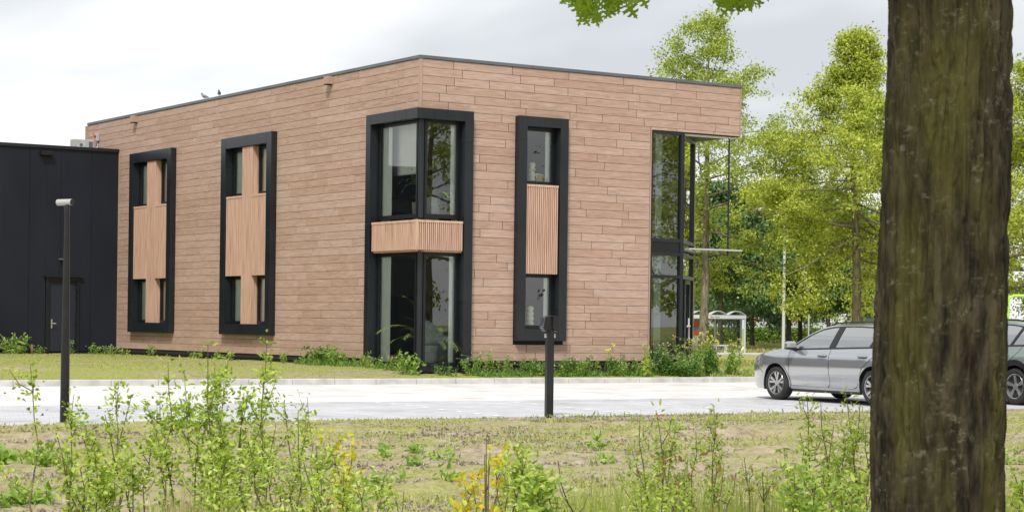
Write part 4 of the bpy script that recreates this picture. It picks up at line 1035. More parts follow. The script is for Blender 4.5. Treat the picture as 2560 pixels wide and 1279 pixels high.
def wheel(parent, sx, s, spoke_m, face_m, kind):
    x0 = sx*.90
    wroot = bpy.data.objects.new('wheel', None)
    # tyre as lathe about x axis
    prof = [(.205,-.10),(.225,-.105),(.26,-.112),(.295,-.108),(.316,-.085),(WR,-.05),(WR,.05),(.316,.085),(.295,.108),(.26,.112),(.225,.105),(.205,.10)]
    def lath(prof, n=40, cap=False):
        mb = MB()
        for r, x in prof:
            for k in range(n): t = 2*math.pi*k/n; mb.v.append((x, r*math.cos(t), r*math.sin(t)))
        for i in range(len(prof)-1):
            for k in range(n): mb.f.append((i*n+k, (i+1)*n+k, (i+1)*n+(k+1) % n, i*n+(k+1) % n))
        if cap: mb.f.append(tuple(range(n)))
        return mb
    loc = (x0-sx*.112, -s, WR)
    T = lath(prof).build('wheel', M['tyre'], parent, smooth=True, loc=loc)
    lath([(.208,-sx*.0), (.208,sx*.10),(.218,sx*.106),(.222,sx*.100)], 40).build('rim', M['rim'], T, smooth='auto')
    lath([(.207,sx*.045),(.05,sx*.05),(.001,sx*.05)], 40).build('brake_disc', M['rim_dark'], T)
    xa = sx*.092
    for k in range(5):
        a = 2*math.pi*k/5 + .31
        for da in ((-.17, .17) if kind == 1 else (-.05,)):
            w0, w1 = (.020, .052) if kind == 1 else (.032, .075)
            b = a+da*.35; c = a+da*1.35
            p0 = Vector((xa-sx*.012, .045*math.cos(b), .045*math.sin(b))); p1 = Vector((xa, .206*math.cos(c), .206*math.sin(c)))
            t0 = Vector((0, -math.sin(b), math.cos(b))); t1 = Vector((0, -math.sin(c), math.cos(c)))
            dx = Vector((sx*.03, 0, 0)); mb = MB()
            vs = [p0-t0*w0*.5, p0+t0*w0*.5, p1+t1*w1*.5, p1-t1*w1*.5]; vs += [v-dx for v in vs]
            mb.add(vs, [(0,1,2,3),(7,6,5,4),(0,4,5,1),(1,5,6,2),(2,6,7,3),(3,7,4,0)]); mb.build('spoke', face_m, T)
    mb = MB(); mb.tube([(xa-sx*.03,0,0),(xa-sx*.006,0,0)], [.062,.052], 16); mb.build('hub', face_m, T, smooth='auto')
    return T
def car(name, label, loc, paint, zscale=1.0, kind=1, cladding=False):
    C = thing(name, label, 'car', loc); G = .005
    sill = lambda s: .965 + (s-1.28)*.030
    fen = [(.10,.20),(.03,.27),(.0,.42),(.0,.60),(.03,.69),(.10,.765),(.35,.855),(.8,.940),(1.12,.985),(1.262,1.0),(1.288,.93),(1.297,.75),(1.300,.55),(1.318,.40),(1.345,.30),(1.335,.235)] + arc(FA,WR,.378,R(-14),R(194),20) + [(.53,.20)]
    body = side_panel('body', fen, paint, C)
    d1 = [(1.272,.998-.03),(1.298,.93),(1.307,.75),(1.310,.55),(1.328,.40),(1.358,.295),(2.36,.275),(2.425,.32),(2.445,.42),(2.425,.60),(2.415,.85),(2.43,sill(2.43))]
    fd = side_panel('front_door', d1, paint, C)
    d2 = [(2.442,sill(2.44)),(2.427,.85),(2.437,.60),(2.457,.42),(2.437,.32),(2.40,.275),(3.05,.268),(3.16,.31),(3.215,.40),(3.25,.52),(3.33,.66),(3.50,.80),(3.68,.93),(3.76,sill(3.76))]
    rd = side_panel('rear_door', d2, paint, C)
    qp = [(3.772,sill(3.77)),(3.69,.925),(3.51,.795),(3.34,.655),(3.26,.515),(3.225,.395),(3.17,.30),(3.20,.235)] + arc(RA,WR,.378,R(194),R(-14),20) + [(4.05,.24),(4.55,.25),(4.66,.42),(4.69,.60),(4.69,.84),(4.62,.98),(4.58,1.06),(4.2,1.065)]
    side_panel('rear_quarter', qp, paint, C)
    side_panel('rocker', [(1.30,.232),(1.33,.225),(3.2,.218),(3.22,.228),(3.165,.295),(3.05,.262),(1.355,.288)], paint, C)
    side_panel('lower_sill', [(1.26,.17),(3.24,.165),(3.22,.214),(1.30,.221)], M['carblack'], C, -.02)
    if cladding:
        side_panel('arch_trim', arc(RA,WR,.385,R(-10),R(190),20)+arc(RA,WR,.47,R(190),R(-10),20), M['carblack'], C, .008)
        side_panel('arch_trim', arc(FA,WR,.385,R(-10),R(190),20)+arc(FA,WR,.47,R(190),R(-10),20), M['carblack'], C, .008)
    else:
        for c_ in (FA, RA): side_panel('arch_lip', arc(c_,WR,.378,R(-12),R(192),20)+arc(c_,WR,.398,R(192),R(-12),20), paint, C, .010)
    # window band
    dlo_top = [(1.33,1.0),(1.55,1.125),(1.80,1.25),(2.05,1.342),(2.3,1.383),(2.6,1.40),(3.0,1.402),(3.4,1.388),(3.75,1.345),(4.05,1.26),(4.22,1.13)]
    def seg(a, b, lean):
        top = [p for p in dlo_top if a+lean < p[0] < b+lean]
        ti = lambda s: float(np.interp(s, [p[0] for p in dlo_top], [p[1] for p in dlo_top]))
        return [(a, sill(a)+.012), (b, sill(b)+.012), (b+lean*.95, ti(b+lean*.95))] + top[::-1] + [(a+lean*.95, ti(a+lean*.95))]
    fw = [(1.36,sill(1.36)+.012),(2.36,sill(2.36)+.012),(2.47,1.388)] + [p for p in dlo_top if p[0] < 2.45][::-1][:-1] + [(1.37,1.022)]
    side_panel('front_side_window', fw, M['carglass'], C, -.006)
    rw = [(2.52,sill(2.52)+.012),(3.42,sill(3.42)+.012),(3.62,1.352)] + [p for p in dlo_top if 2.6 < p[0] < 3.6][::-1] + [(2.62,1.395)]
    side_panel('rear_side_window', rw, M['carglass'], C, -.006)
    qw = [(3.48,sill(3.48)+.012),(4.15,sill(4.15)+.012),(4.20,1.12),(4.05,1.25),(3.75,1.335),(3.68,1.344)]
    side_panel('quarter_window', qw, M['carglass'], C, -.006)
    side_panel('pillar', [(2.355,sill(2.36)),(2.525,sill(2.52)),(2.625,1.40),(2.465,1.394)], M['carblack'], C, .001)
    side_panel('pillar', [(3.415,sill(3.42)),(3.485,sill(3.48)),(3.685,1.352),(3.615,1.362)], M['carblack'], C, .001)
    side_panel('waist_trim', [(1.29,sill(1.29)-.012),(4.2,sill(4.2)-.012),(4.2,sill(4.2)+.016),(1.29,sill(1.29)+.016)], M['carblack'], C, .006)
    tp = [(p[0]-.0, p[1]+.014) for p in dlo_top]
    side_panel('window_trim', dlo_top+[(p[0]-.004, p[1]+.020) for p in dlo_top][::-1], M['carblack'], C, .003)
    top = [(1.262,1.0),(1.50,1.135),(1.75,1.268),(2.0,1.372),(2.25,1.425),(2.6,1.450),(3.0,1.455),(3.4,1.442),(3.8,1.405),(4.2,1.33),(4.42,1.25),(4.52,1.14),(4.58,1.06)]
    lowr = [(p[0]-.004, p[1]+.019) for p in dlo_top]
    side_panel('roof_frame', top + [(4.24,1.075)] + lowr[::-1], paint, C)
    # centre surfaces lofted across
    def loft(name, prof, m, cr, nseg=12, wf=1.0):
        mb = MB(); n = nseg
        for (s, z, bow, crown) in prof:
            w = half_w(s, z)*wf
            for k in range(n+1):
                u = -1+2*k/n; mb.v.append((w*u, -(s-bow*(1-u*u)), z+crown*(1-u*u)))
        for i in range(len(prof)-1):
            for k in range(n):
                a = i*(n+1)+k; mb.f.append((a, a+n+1, a+n+2, a+1))
        o = mb.build(name, m, C, smooth=True); return o
    loft('hood', [(.10,.765,.10,.015),(.35,.855,.10,.035),(.8,.940,.08,.05),(1.12,.985,.10,.055),(1.262,1.0,.14,.055)], paint, 0)
    loft('front_bumper', [(.10,.20,.10,0),(.03,.27,.12,0),(.0,.42,.13,0),(.0,.60,.13,0),(.03,.69,.12,.005),(.10,.765,.10,.015)], paint, 0)
    loft('windscreen', [(1.262,1.0,.14,.055),(1.50,1.135,.13,.06),(1.75,1.268,.12,.055),(2.0,1.372,.10,.045)], M['carglass'], 0)
    loft('roof', [(2.0,1.372,.10,.045),(2.25,1.425,.05,.04),(2.6,1.450,0,.04),(3.0,1.455,0,.04),(3.4,1.442,0,.04),(3.8,1.405,0,.04),(4.2,1.33,0,.04)], paint, 0)
    loft('rear_window', [(4.2,1.33,0,.04),(4.42,1.25,-.05,.03),(4.52,1.14,-.07,.01),(4.58,1.06,-.08,0)], M['carglass'], 0)
    loft('tailgate', [(4.58,1.06,-.08,0),(4.62,.98,-.08,0),(4.69,.84,-.07,0),(4.69,.60,-.08,0),(4.66,.42,-.08,0),(4.55,.25,-.06,0)], paint, 0)
    side_panel('head_light', [(.02,.665),(.06,.722),(.16,.772),(.42,.838),(.38,.775),(.18,.70)], mat('head_light_lens', (.30,.32,.34), .12, 0, .6, 1.0), C, .004)
    side_panel('bumper_seam', [(.17,.660),(.535,.50),(.542,.505),(.175,.668)], M['carblack'], C, .002)
    # underside, wells and cabin
    MB().box(-.70,-4.5,.20,.70,-.25,.26).build('floor_pan', M['arch'], C)
    for c_ in (FA, RA):
        for sx in (-1, 1):
            mb = MB(); n = 16
            for i in range(n+1):
                t = R(-20)+R(220)*i/n
                for x in (sx*.55, sx*.875): mb.v.append((x, -(c_+.385*math.cos(t)), WR+.385*math.sin(t)))
            for i in range(n): mb.f.append((2*i, 2*i+1, 2*i+3, 2*i+2))
            mb.f.append(tuple(range(0, 2*n+2, 2))); mb.build('wheel_well', M['arch'], C)
    MB().box(-.80,-4.3,.26,.80,-1.25,.60).build('cabin_floor', M['seat'], C)
    MB().box(-.78,-1.55,.60,.78,-1.20,.93).build('dashboard', M['carblack'], C)
    for x in (-.37, .37):
        for s in (2.25, 3.25):
            st = MB().box(x-.25,-s-.5,.45,x+.25,-s+.02,.62).build('seat', M['seat'], C, bevel=.05)
            o = MB().box(-.24,-.07,0,.24,.07,.62).build('backrest', M['seat'], st, bevel=.06); o.location = (x,-s-.48,.60); o.rotation_euler = (R(14),0,0)
            o = MB().box(-.13,-.05,0,.13,.05,.17).build('head_rest', M['seat'], st, bevel=.05); o.location = (x,-s-.66,1.17)
    mb = MB(); n = 20
    mb.tube([(-.37+.185*math.cos(2*math.pi*i/n), -1.72-.05*math.sin(2*math.pi*i/n), .93+.175*math.sin(2*math.pi*i/n)) for i in range(n+1)], .016, 6, False); mb.build('steering_wheel', M['carblack'], C, smooth=True)
    for sx in (-1, 1):
        mr = MB().box(-.11,-.07,-.075,.11,.07,.075).build('wing_mirror', paint, C, bevel=.04); mr.location = (sx*1.0,-1.46,1.045)
        MB().box(-.112,-.072,-.082,.112,.072,-.02).build('mirror_base', M['carblack'], mr, bevel=.03)
        MB().bar((sx*-.17,.0,-.09),(sx*-.02,.0,-.06), .09, .05).build('mirror_arm', M['carblack'], mr)
        for s in (2.24, 3.33):
            w = half_w(s, .86)
            hd_ = MB().box(-.022,-.11,-.020,.018,.11,.018).build('door_handle', paint, C, bevel=.015); hd_.location = (sx*(w+.018),-s,.872)
            MB().box(-.018,-.085,-.032,.010,.085,-.012).build('handle_cup', M['carblack'], hd_)
        MB().tube([(sx*.60,-2.15,1.42),(sx*.625,-2.35,1.468),(sx*.625,-2.8,1.495),(sx*.62,-3.4,1.49),(sx*.60,-3.95,1.43)], .016, 6).build('roof_rail', M['carblack'], C, smooth=True)
        for s in (FA, RA): wheel(C, sx, s, M['rim'], M['rim'] if kind == 1 else M['rim'], kind)
    C.scale = (1, 1, zscale)
    return C
car('parked_car', 'grey metallic estate car parked beside the big foreground trunk', (3.07, -8.98, .035), M['paint1'])
car('parked_car', 'sage green car with dark wheel arch trim at the right picture edge', (6.35, -9.30, .02), M['paint2'], 1.07, 2, True)

# ================================================================== big foreground tree
TB = base_at(2341, 6.6, -.05)
FT = thing('foreground_tree', 'thick dark mossy tree trunk filling the right foreground', 'tree', TB)
nth, nz_ = 360, 760; zz = np.linspace(0, 4.6, nz_); th = np.linspace(0, 2*np.pi, nth, endpoint=False)
TH, ZZ = np.meshgrid(th, zz)
cxz = -.012*(ZZ-1.0)*0 ; rr = .2105 - .0095*(ZZ-1.0) + .05*np.exp(-ZZ*3)
ridge = fbm(np.cos(TH)*3.2+np.sin(TH)*1.7+20 + 6*np.abs(np.sin(TH/2)), ZZ*.35+TH*0, 3)
col_ = TH/(2*np.pi)*34
furr = np.abs(vnoise(col_ + 1.6*vnoise(col_*.5, ZZ*1.3), ZZ*1.5)-.5)*2
furr2 = vnoise(col_*2.6 + 2*vnoise(col_, ZZ*2.1), ZZ*3.2)
c6 = TH/(2*np.pi)*64; wv = 2.2*fbm(c6*.35, ZZ*2.2+5, 2)
crack = np.clip(np.abs(vnoise(c6+wv, ZZ*4.2+3)-.5)*5, 0, 1)
crack2 = np.clip(np.abs(vnoise(c6*.6+40, ZZ*13+2*vnoise(c6, ZZ*3))-.5)*7, 0, 1)
fine = fbm(c6*3.1, ZZ*26, 3)
wrap = np.minimum(1, np.minimum(TH, 2*np.pi-TH)/.25)
rr = rr + wrap*((furr-.35)*.012 + (furr2-.5)*.007 + (crack-1)*.011 + (crack2-1)*.0045 + (fine-.5)*.007 + (fbm(col_*.45, ZZ*.8, 2)-.5)*.02)
lean = RGT[None, None, :]*((ZZ-1.4)*.0105)[..., None]
V = np.stack([rr*np.cos(TH), rr*np.sin(TH), ZZ], -1) + lean
idx = np.arange(nth*nz_).reshape(nz_, nth)
F = np.stack([idx[:-1], np.roll(idx, -1, 1)[:-1], np.roll(idx, -1, 1)[1:], idx[1:]], -1).reshape(-1, 4)
np_obj('trunk', V.reshape(-1, 3), F, M['bark'], FT, smooth=True)
ft = Vector(TB)
def wl(px, py, dep): return Vector(at(px, py, dep)) - ft
top = Vector(RGT)*.035 + Vector((0,0,4.55))
twigs = [(1500, -30, 9.6), (1455, -25, 9.8), (1560, -40, 9.5), (1850, -35, 9.2), (1815, -40, 9.4), (1890, -45, 9.1)]
mb = MB(); mb.tube([top-Vector((0,0,.3)), top+Vector((.05,.02,1.4)), top+Vector((.1,.1,3.2)), top+Vector((0,.2,5))], [.17,.14,.09,.02], 10)
lims = []
for tx, ty, td in ((1505, -190, 9.6), (1850, -190, 9.2)):
    e_ = wl(tx, ty, td); pts = [top, top*.65+e_*.35+Vector((0,0,.55)), top*.3+e_*.7+Vector((0,0,.5)), e_]
    mb.tube(pts, [.07,.05,.03,.014], 7); lims.append(e_)
mb.build('limb', M['bark_dark'], FT, smooth=True)
r = np.random.default_rng(77)
def oak_leaf_mesh():
    """pin oak leaf: deep pointed lobes on a flat blade, along +y"""
    side = [(0,0),(.03,.10),(.05,.16),(.20,.13),(.24,.21),(.10,.26),(.07,.34),(.30,.34),(.42,.30),(.38,.42),(.46,.50),(.28,.50),(.10,.52),(.09,.60),(.26,.64),(.34,.62),(.30,.72),(.22,.76),(.08,.74),(.07,.82),(.14,.88),(.05,.92),(0,1.05)]
    poly = side + [(-x, y) for x, y in side[-2:0:-1]]
    res = delaunay_2d_cdt([Vector(p) for p in poly], [], [list(range(len(poly)))], 1, 1e-5)
    me = bpy.data.meshes.new('leaf'); me.from_pydata([(v.x, v.y, .25*abs(v.x)-.18*v.y*v.y) for v in res[0]], [], [tuple(f) for f in res[2]])
    me.materials.append(M['leaf_near']); return me
lme = oak_leaf_mesh()
def hang_leaf(px, py, dep, size, down=1.0, tone=0):
    o = bpy.data.objects.new('leaf', lme); COL.objects.link(o); o.parent = FT
    o.location = wl(px, py, dep)
    d = Vector((-np.array([0,0,1.])*down + RGT*r.normal(0, .75) + FWD*r.normal(0, .5))).normalized()
    nrm_ = Vector(-FWD + rand_dirs(r, 1)[0]*.8).normalized(); x = d.cross(nrm_).normalized(); n2 = x.cross(d)
    o.rotation_euler = Matrix((x, d, n2)).transposed().to_euler(); o.scale = (size,)*3
mb = MB()
for px, py, dep, n, spx, hang in ((1462,18,9.7,11,22,20), (1502,-8,9.6,16,46,30), (1545,6,9.6,9,22,20), (1440,-5,9.8,7,15,10), (1580,-14,9.5,7,18,14), (1480,26,9.6,4,8,14),
                       (1800,-12,9.3,7,18,12), (1835,4,9.2,8,14,14), (1868,-8,9.1,8,20,14), (1895,-18,9.1,5,12,10)):
    for _ in range(n):
        dp = dep+r.normal(0, .08); hang_leaf(px+r.normal(0, spx*.6), py-12+r.normal(0, hang*.5), dp, .085*r.uniform(.75, 1.15))
    e_ = wl(px, py-12, dep); s_ = min(lims, key=lambda q: (q-e_).length); mb.tube([s_, s_*.5+e_*.5+Vector((0,0,.05)), e_], [.008,.006,.003], 5)
stuff(mb.build('twigs', M['twig'], FT, smooth=True))
LP_ = []
for e_ in lims:
    for t in np.linspace(.25, 1.0, 26):
        c = np.array(top)*(1-t)+np.array(e_)*t + np.array([0,0,.9*t*(1-t)*1.6]); LP_.append(c + r.normal(0, .16, (26, 3))*np.array([1,1,.45]) + np.array([0,0,.10]))
LPa = np.concatenate(LP_); Vv, Ff = leaf_cards(LPa, rand_dirs(r, len(LPa), -.5), unit(rand_dirs(r, len(LPa))+np.array([0,0,.8])), .10, .065, .2, 4)
stuff(np_obj('limb_foliage', Vv, Ff, M['leaf_near'], FT))
n = 2600; P = rand_dirs(r, n)*(r.uniform(.25, 1, n)**.5)[:, None]*np.array([2.6,2.6,1.7]) + np.array([.4,.3,6.9])
Vv, Ff = leaf_cards(P, rand_dirs(r, n, -.4), unit(rand_dirs(r, n)+np.array([0,0,.8])), .16, .10)
stuff(np_obj('crown', Vv, Ff, M['leaf_near'], FT))

# ================================================================== interior plants and ornaments
def potted(name, label, loc, pr, ph):
    T = thing(name, label, 'potted plant', loc)
    MB().lathe([(pr*.72,0),(pr*.78,ph*.05),(pr*.97,ph*.9),(pr,ph),(pr*.9,ph),(pr*.86,ph*.88)], 24).build('pot', M['pot'], T, smooth='auto')
    return T
def strip_leaf(mb, base, d, L_, w, droop, n=6):
    d = np.array(d, float); p = np.array(base, float); sd_ = unit(np.cross(d, [0,0,1.]))
    o = len(mb.v)
    for i in range(n+1):
        t = i/n; ww = w*(1-t**2.2)*(.55+.45*min(1, t*4)); mb.v += [tuple(p-sd_*ww), tuple(p+sd_*ww)]
        d = unit(d + np.array([0,0,-droop*t])); p = p + d*L_/n
    for i in range(n): mb.f.append((o+2*i, o+2*i+1, o+2*i+3, o+2*i+2))
T = potted('potted_dracaena', 'drooping strap leaved plant in a grey pot behind the upper corner pane', (.62, .98, 3.58), .21, .62)
MB().tube([(0,0,.5),(.01,0,.75),(0,.01,1.0)], [.05,.04,.035], 8).build('stem', M['concrete'], T, smooth=True)
rr_ = np.random.default_rng(9); mb = MB()
for k in range(34):
    a = k*2.4; el = rr_.uniform(.3, 1.4); strip_leaf(mb, (0,0,.98+.004*k), (math.cos(a)*math.cos(el), math.sin(a)*math.cos(el), math.sin(el)), rr_.uniform(.45, .75), .024, rr_.uniform(.35, .75))
stuff(mb.build('leaves', M['dracaena'], T))
def palm(T, z0, n, L_, seed):
    r = np.random.default_rng(seed); mb = MB(); st = MB()
    for k in range(n):
        a = k*2.4+r.normal(0,.2); el = r.uniform(.7, 1.4); d = np.array([math.cos(a)*math.cos(el), math.sin(a)*math.cos(el), math.sin(el)])
        p = np.array([0,0,z0]); pts = [p]; ds = []
        Lk = L_*r.uniform(.7, 1.1)
        for i in range(10): d = unit(d+np.array([0,0,-.10-.02*i])); p = p+d*Lk/10; pts.append(p); ds.append(d)
        st.tube(pts, list(np.linspace(.012,.003,11)), 4, False)
        for i in range(3, 11):
            for s in (-1, 1):
                for q in (0, .5):
                    dd = ds[min(i,9)]; sd_ = unit(np.cross(dd, [0,0,1.]))*s; pt = pts[i-1]*(1-q)+pts[i]*q
                    strip_leaf(mb, pt, unit(sd_*.8+dd*.7+np.array([0,0,.1])), Lk*.26*(1.2-.07*i), .010, .25, 3)
    st.build('stems', M['stem_green'], T); stuff(mb.build('leaves', M['palm'], T))
T = potted('potted_palm', 'feathery palm in a tall pot behind the lower corner pane', (.72, .72, .40), .22, .50); palm(T, .48, 18, 1.35, 5)
T = potted('potted_palm', 'palm in a tall grey pot beside the upper corner post', (.60, .45, 3.58), .2, .72); palm(T, .7, 10, .9, 6)
def vase(loc, label, h=.46):
    T = thing('vase', label, 'vase', loc)
    prof = [(.07,0)]
    for i in range(33):
        t = i/32; prof.append((.048+.036*abs(math.sin(t*math.pi*4))*(1-.25*t)+.006, h*t))
    prof += [(.05,h),(.035,h)]
    MB().lathe(prof, 20).build('vessel', M['ceramic'], T, smooth=True)
    r = np.random.default_rng(int(loc[2]*10)); mb = MB(); fl = MB()
    for k in range(14):
        e_ = np.array([r.normal(0,.11), r.normal(0,.08), h+r.uniform(.16,.42)]); mb.tube([(0,0,h-.05), tuple(e_*.5+np.array([0,0,h*.4])), tuple(e_)], .004, 4)
        fl.add([tuple(e_+v*.05) for v in rand_dirs(r, 6)], [(0,1,2),(2,3,4),(4,5,0),(1,3,5),(0,2,4)])
    mb.build('flower_stems', M['dark_flower'], T); fl.build('flowers', M['dark_flower'], T)
vase((3.19, .20, 4.765), 'cream bubble vase with dark flowers in the upper tall window')
vase((3.19, .20, 1.385), 'cream bubble vase with dark flowers in the lower tall window')
PF = thing('picture_frame', 'small gold picture frame leaning beside the upper vase', 'picture frame', (3.42, .20, 4.765))
o = MB().box(-.11,-.01,0,.11,.01,.21).build('frame', M['ceramic'], PF); o.rotation_euler = (R(-14), R(6), 0)
o = MB().box(-.092,-.013,.018,.092,-.0105,.192).build('picture', M['gold'], o)
FG = thing('figurine', 'small colourful figurine standing in the lower far left window', 'ornament', (.22, 15.62, 1.335), 1.57)
MB().lathe([(.10,0),(.11,.05),(.07,.16),(.09,.24),(.05,.30)], 14).build('body', M['white'], FG, smooth=True)
MB().lathe([(.03,.29),(.06,.34),(.05,.40),(.01,.43)], 14).build('head', M['brick_red'], FG, smooth=True)
MB().box(-.13,-.03,.0,.13,.05,.07).build('foot', M['blue'], FG, bevel=.02)
for y, z in ((7.85, 5.75), (9.3, 5.75)):
    q = thing('pendant_lamp', 'white pendant lampshade behind the upper %s pane of the middle window' % ('right' if y < 8 else 'left'), 'lamp', (.62, y, z-.28), 0, 'pendant lamps')
    MB().lathe([(.13,0),(.13,.24),(.05,.28)], 18).build('shade', M['white'], q, smooth='auto'); MB().tube([(0,0,.27),(0,0,.92)], .006, 5).build('cable', M['white'], q)

# ================================================================== ground cover
def blades(n, pos, hmin, hmax, w, m, name, seed, lean=.5, parent=None, loc=None):
    r = np.random.default_rng(seed); P = pos(r, n); n = len(P)
    D_ = unit(np.stack([r.normal(0, lean, n), r.normal(0, lean, n), np.ones(n)], -1))
    V_, F_ = leaf_cards(P, D_, rand_dirs(r, n), r.uniform(hmin, hmax, n), w*r.uniform(.7, 1.3, n), .1)
    return stuff(np_obj(name, V_, F_, m, parent, loc=loc))
def soil_h(x, y): return np.full_like(x, -.01)
def seen_plot(r, n, dens_f=None):
    dep = np.sqrt(r.uniform(14.0**2, 36.0**2, n)); u = r.uniform(-.262, .262, n)
    P = CAM[None, :] + dep[:, None]*(FWD + RGT*u[:, None]); P[:, 2] = 0.0
    k = (P[:, 1] < -14.12)
    if dens_f is not None: k &= r.random(n) < dens_f(P[:, 0], P[:, 1])
    return P[k]
patch = lambda x, y: np.clip((fbm(x*.4+3, y*1.5+7, 4)-.42)*5.5, .04, 1)
tag(blades(80000, lambda r, n: seen_plot(r, n, patch), .025, .075, .012, M['grass'], 'sprouting_grass', 3, .7), 'thin yellow green grass sprouting over the tilled soil', 'grass')
edge = lambda x, y: np.clip(1-(-14.1-y)/1.3, 0, 1)*np.clip((fbm(x*.9, y*.9, 3)-.47)*6, 0.02, 1)
tag(blades(9000, lambda r, n: seen_plot(r, n, edge), .04, .12, .022, M['leaf_weed'], 'edge_weeds', 4, .7), 'low green weeds along the near edge of the pavement', 'weeds')
# clods of soil
r = np.random.default_rng(8)
def clod_d(x, y):
    dq = (x-CAM[0])*FWD[0] + (y-CAM[1])*FWD[1]; lq = (x-CAM[0])*RGT[0] + (y-CAM[1])*RGT[1]
    return np.clip(.12 + .7*np.clip((fbm(x*.6+31, y*1.6+2, 4)-.48)*5, 0, 1) + furrow(dq+.1, lq), 0, 1)
P = seen_plot(r, 90000, clod_d); n = len(P)
tet = np.array([(1,0,-.3),(-.5,.87,-.3),(-.5,-.87,-.3),(0,0,1)], float); tf = np.array([(0,1,3),(1,2,3),(2,0,3)])
sz = .006+.018*r.random(n)**3; ang = r.uniform(0, 6.28, n); c_, s_ = np.cos(ang), np.sin(ang)
rot = np.stack([np.stack([c_,-s_,0*c_],-1), np.stack([s_,c_,0*c_],-1), np.stack([0*c_,0*c_,0*c_+1],-1)],1)
V_ = P[:, None, :] + np.einsum('nij,kj->nki', rot, tet)*sz[:, None, None]*r.uniform(.6, 1.4, (n, 4, 1)); V_[..., 2] += (.045*furrow((P[:,0]-CAM[0])*FWD[0]+(P[:,1]-CAM[1])*FWD[1], (P[:,0]-CAM[0])*RGT[0]+(P[:,1]-CAM[1])*RGT[1])+.008)[:, None]
F_ = (tf[None] + (np.arange(n)*4)[:, None, None]).reshape(-1, 3)
tag(stuff(np_obj('soil_clods', V_.reshape(-1, 3), F_, M['clod'])), 'small dark soil clods strewn over the plot', 'soil')
# thin lawn left of the entrance
def lawn_pos(r, n):
    x = r.uniform(-13, 0, n); y = r.uniform(-1.45, 17.6, n); k = r.random(n) < np.clip((fbm(x*.5, y*.8, 3)-.36)*4, .05, 1)
    x, y = x[k], y[k]; return np.stack([x, y, bed_z(x, y)], -1)
tag(blades(26000, lawn_pos, .02, .06, .014, M['grass'], 'lawn_grass', 5, .6), 'short patchy grass between the kerb and the black annex', 'grass')
def verge_pos(r, n):
    x = r.uniform(7.5, 34, n); y = r.uniform(-1.45, 26, n); k = (y > -1.45) & ((y < x*.75) | (x > 9.6)); x, y = x[k], y[k]; return np.stack([x, y, bed_z(x, y)], -1)
tag(blades(30000, verge_pos, .05, .20, .03, M['grass'], 'verge_grass', 6, .5), 'longer grass on the verge right of the entrance', 'grass')
def far_pos(r, n):
    dep = r.uniform(121, 176, n); u = r.uniform(.085, .19, n); P = CAM + dep[:, None]*(FWD+RGT*u[:, None]); P[:, 2] = -.1; return P
tag(blades(16000, far_pos, .10, .38, .07, M['grass_dry'], 'meadow_grass', 7, .4), 'straw coloured meadow grass around the bus stop', 'grass')

# ------------------------------------------------------------------ weeds
def weed(name, label, loc, h, w, n, lsz, lm, seed, flowers=None, nf=0, group=None, cat='weed', slim=.5, tall=0):
    r = np.random.default_rng(seed); T = thing(name, label, cat, loc, 0, group)
    mb = MB(); ps = []; ds = []; tips = []
    for k in range(max(3, int(6*w/.3))):
        a = r.uniform(0, 6.28); rad = w*r.uniform(.1, 1); tip = np.array([math.cos(a)*rad, math.sin(a)*rad, h*r.uniform(.55, 1.05)])
        b0 = np.array([math.cos(a)*rad*.45, math.sin(a)*rad*.45, 0]); mid = b0*.5+tip*.5+r.normal(0, .03, 3); mb.tube([b0, mid, tip], [.006,.005,.002], 4, False); tips.append(tip)
        m_ = max(2, n//max(3, int(6*w/.3)))
        t = r.uniform(.05, 1, m_)[:, None]; q = np.where(t < .5, b0*(1-2*t)+mid*2*t, mid*(2-2*t)+tip*(2*t-1)); ps.append(q + r.normal(0, lsz*.5, (m_, 3))); ds.append(rand_dirs(r, m_, .35))
    P = np.concatenate(ps); P[:, 2] = np.maximum(P[:, 2], .01); D_ = np.concatenate(ds); n_ = len(P)
    stuff(mb.build('stems', M['stem_green'], T))
    V_, F_ = leaf_cards(P, D_, unit(rand_dirs(r, n_)+np.array([0,0,.7])), lsz*r.uniform(.5, 1.4, n_), lsz*slim*r.uniform(.7, 1.3, n_), .2, 4)
    stuff(np_obj('leaves', V_, F_, lm, T))
    if nf:
        fp = np.array([tips[i % len(tips)] for i in range(nf)]) + r.normal(0, .5, (nf, 3))*np.array([w*.5, w*.5, h*.12]) + np.array([0,0,.05+tall])
        st = MB(); 
        for p_ in fp: b_ = tips[int(r.integers(len(tips)))]; st.tube([b_*.9, b_*.4+p_*.6, p_], .003, 4, False)
        st.build('flower_stems', M['stem_green'], T)
        q = np.repeat(fp, 6, 0); qn = len(q); s_ = .030 if flowers == 'yellow_fl' else .018
        V_, F_ = leaf_cards(q + r.normal(0, s_*.4, (qn, 3)), rand_dirs(r, qn, .2), rand_dirs(r, qn, 1), s_*r.uniform(.8, 1.4, qn), s_*.8, .1)
        stuff(np_obj('flowers', V_, F_, M[flowers], T))
    return T
r = np.random.default_rng(21)
def bz(x, y): return float(bed_z(x, y))-.01
ORD = ['first','second','third','fourth','fifth','sixth','seventh','eighth','ninth','tenth','eleventh','twelfth','thirteenth','fourteenth','fifteenth','sixteenth','seventeenth']
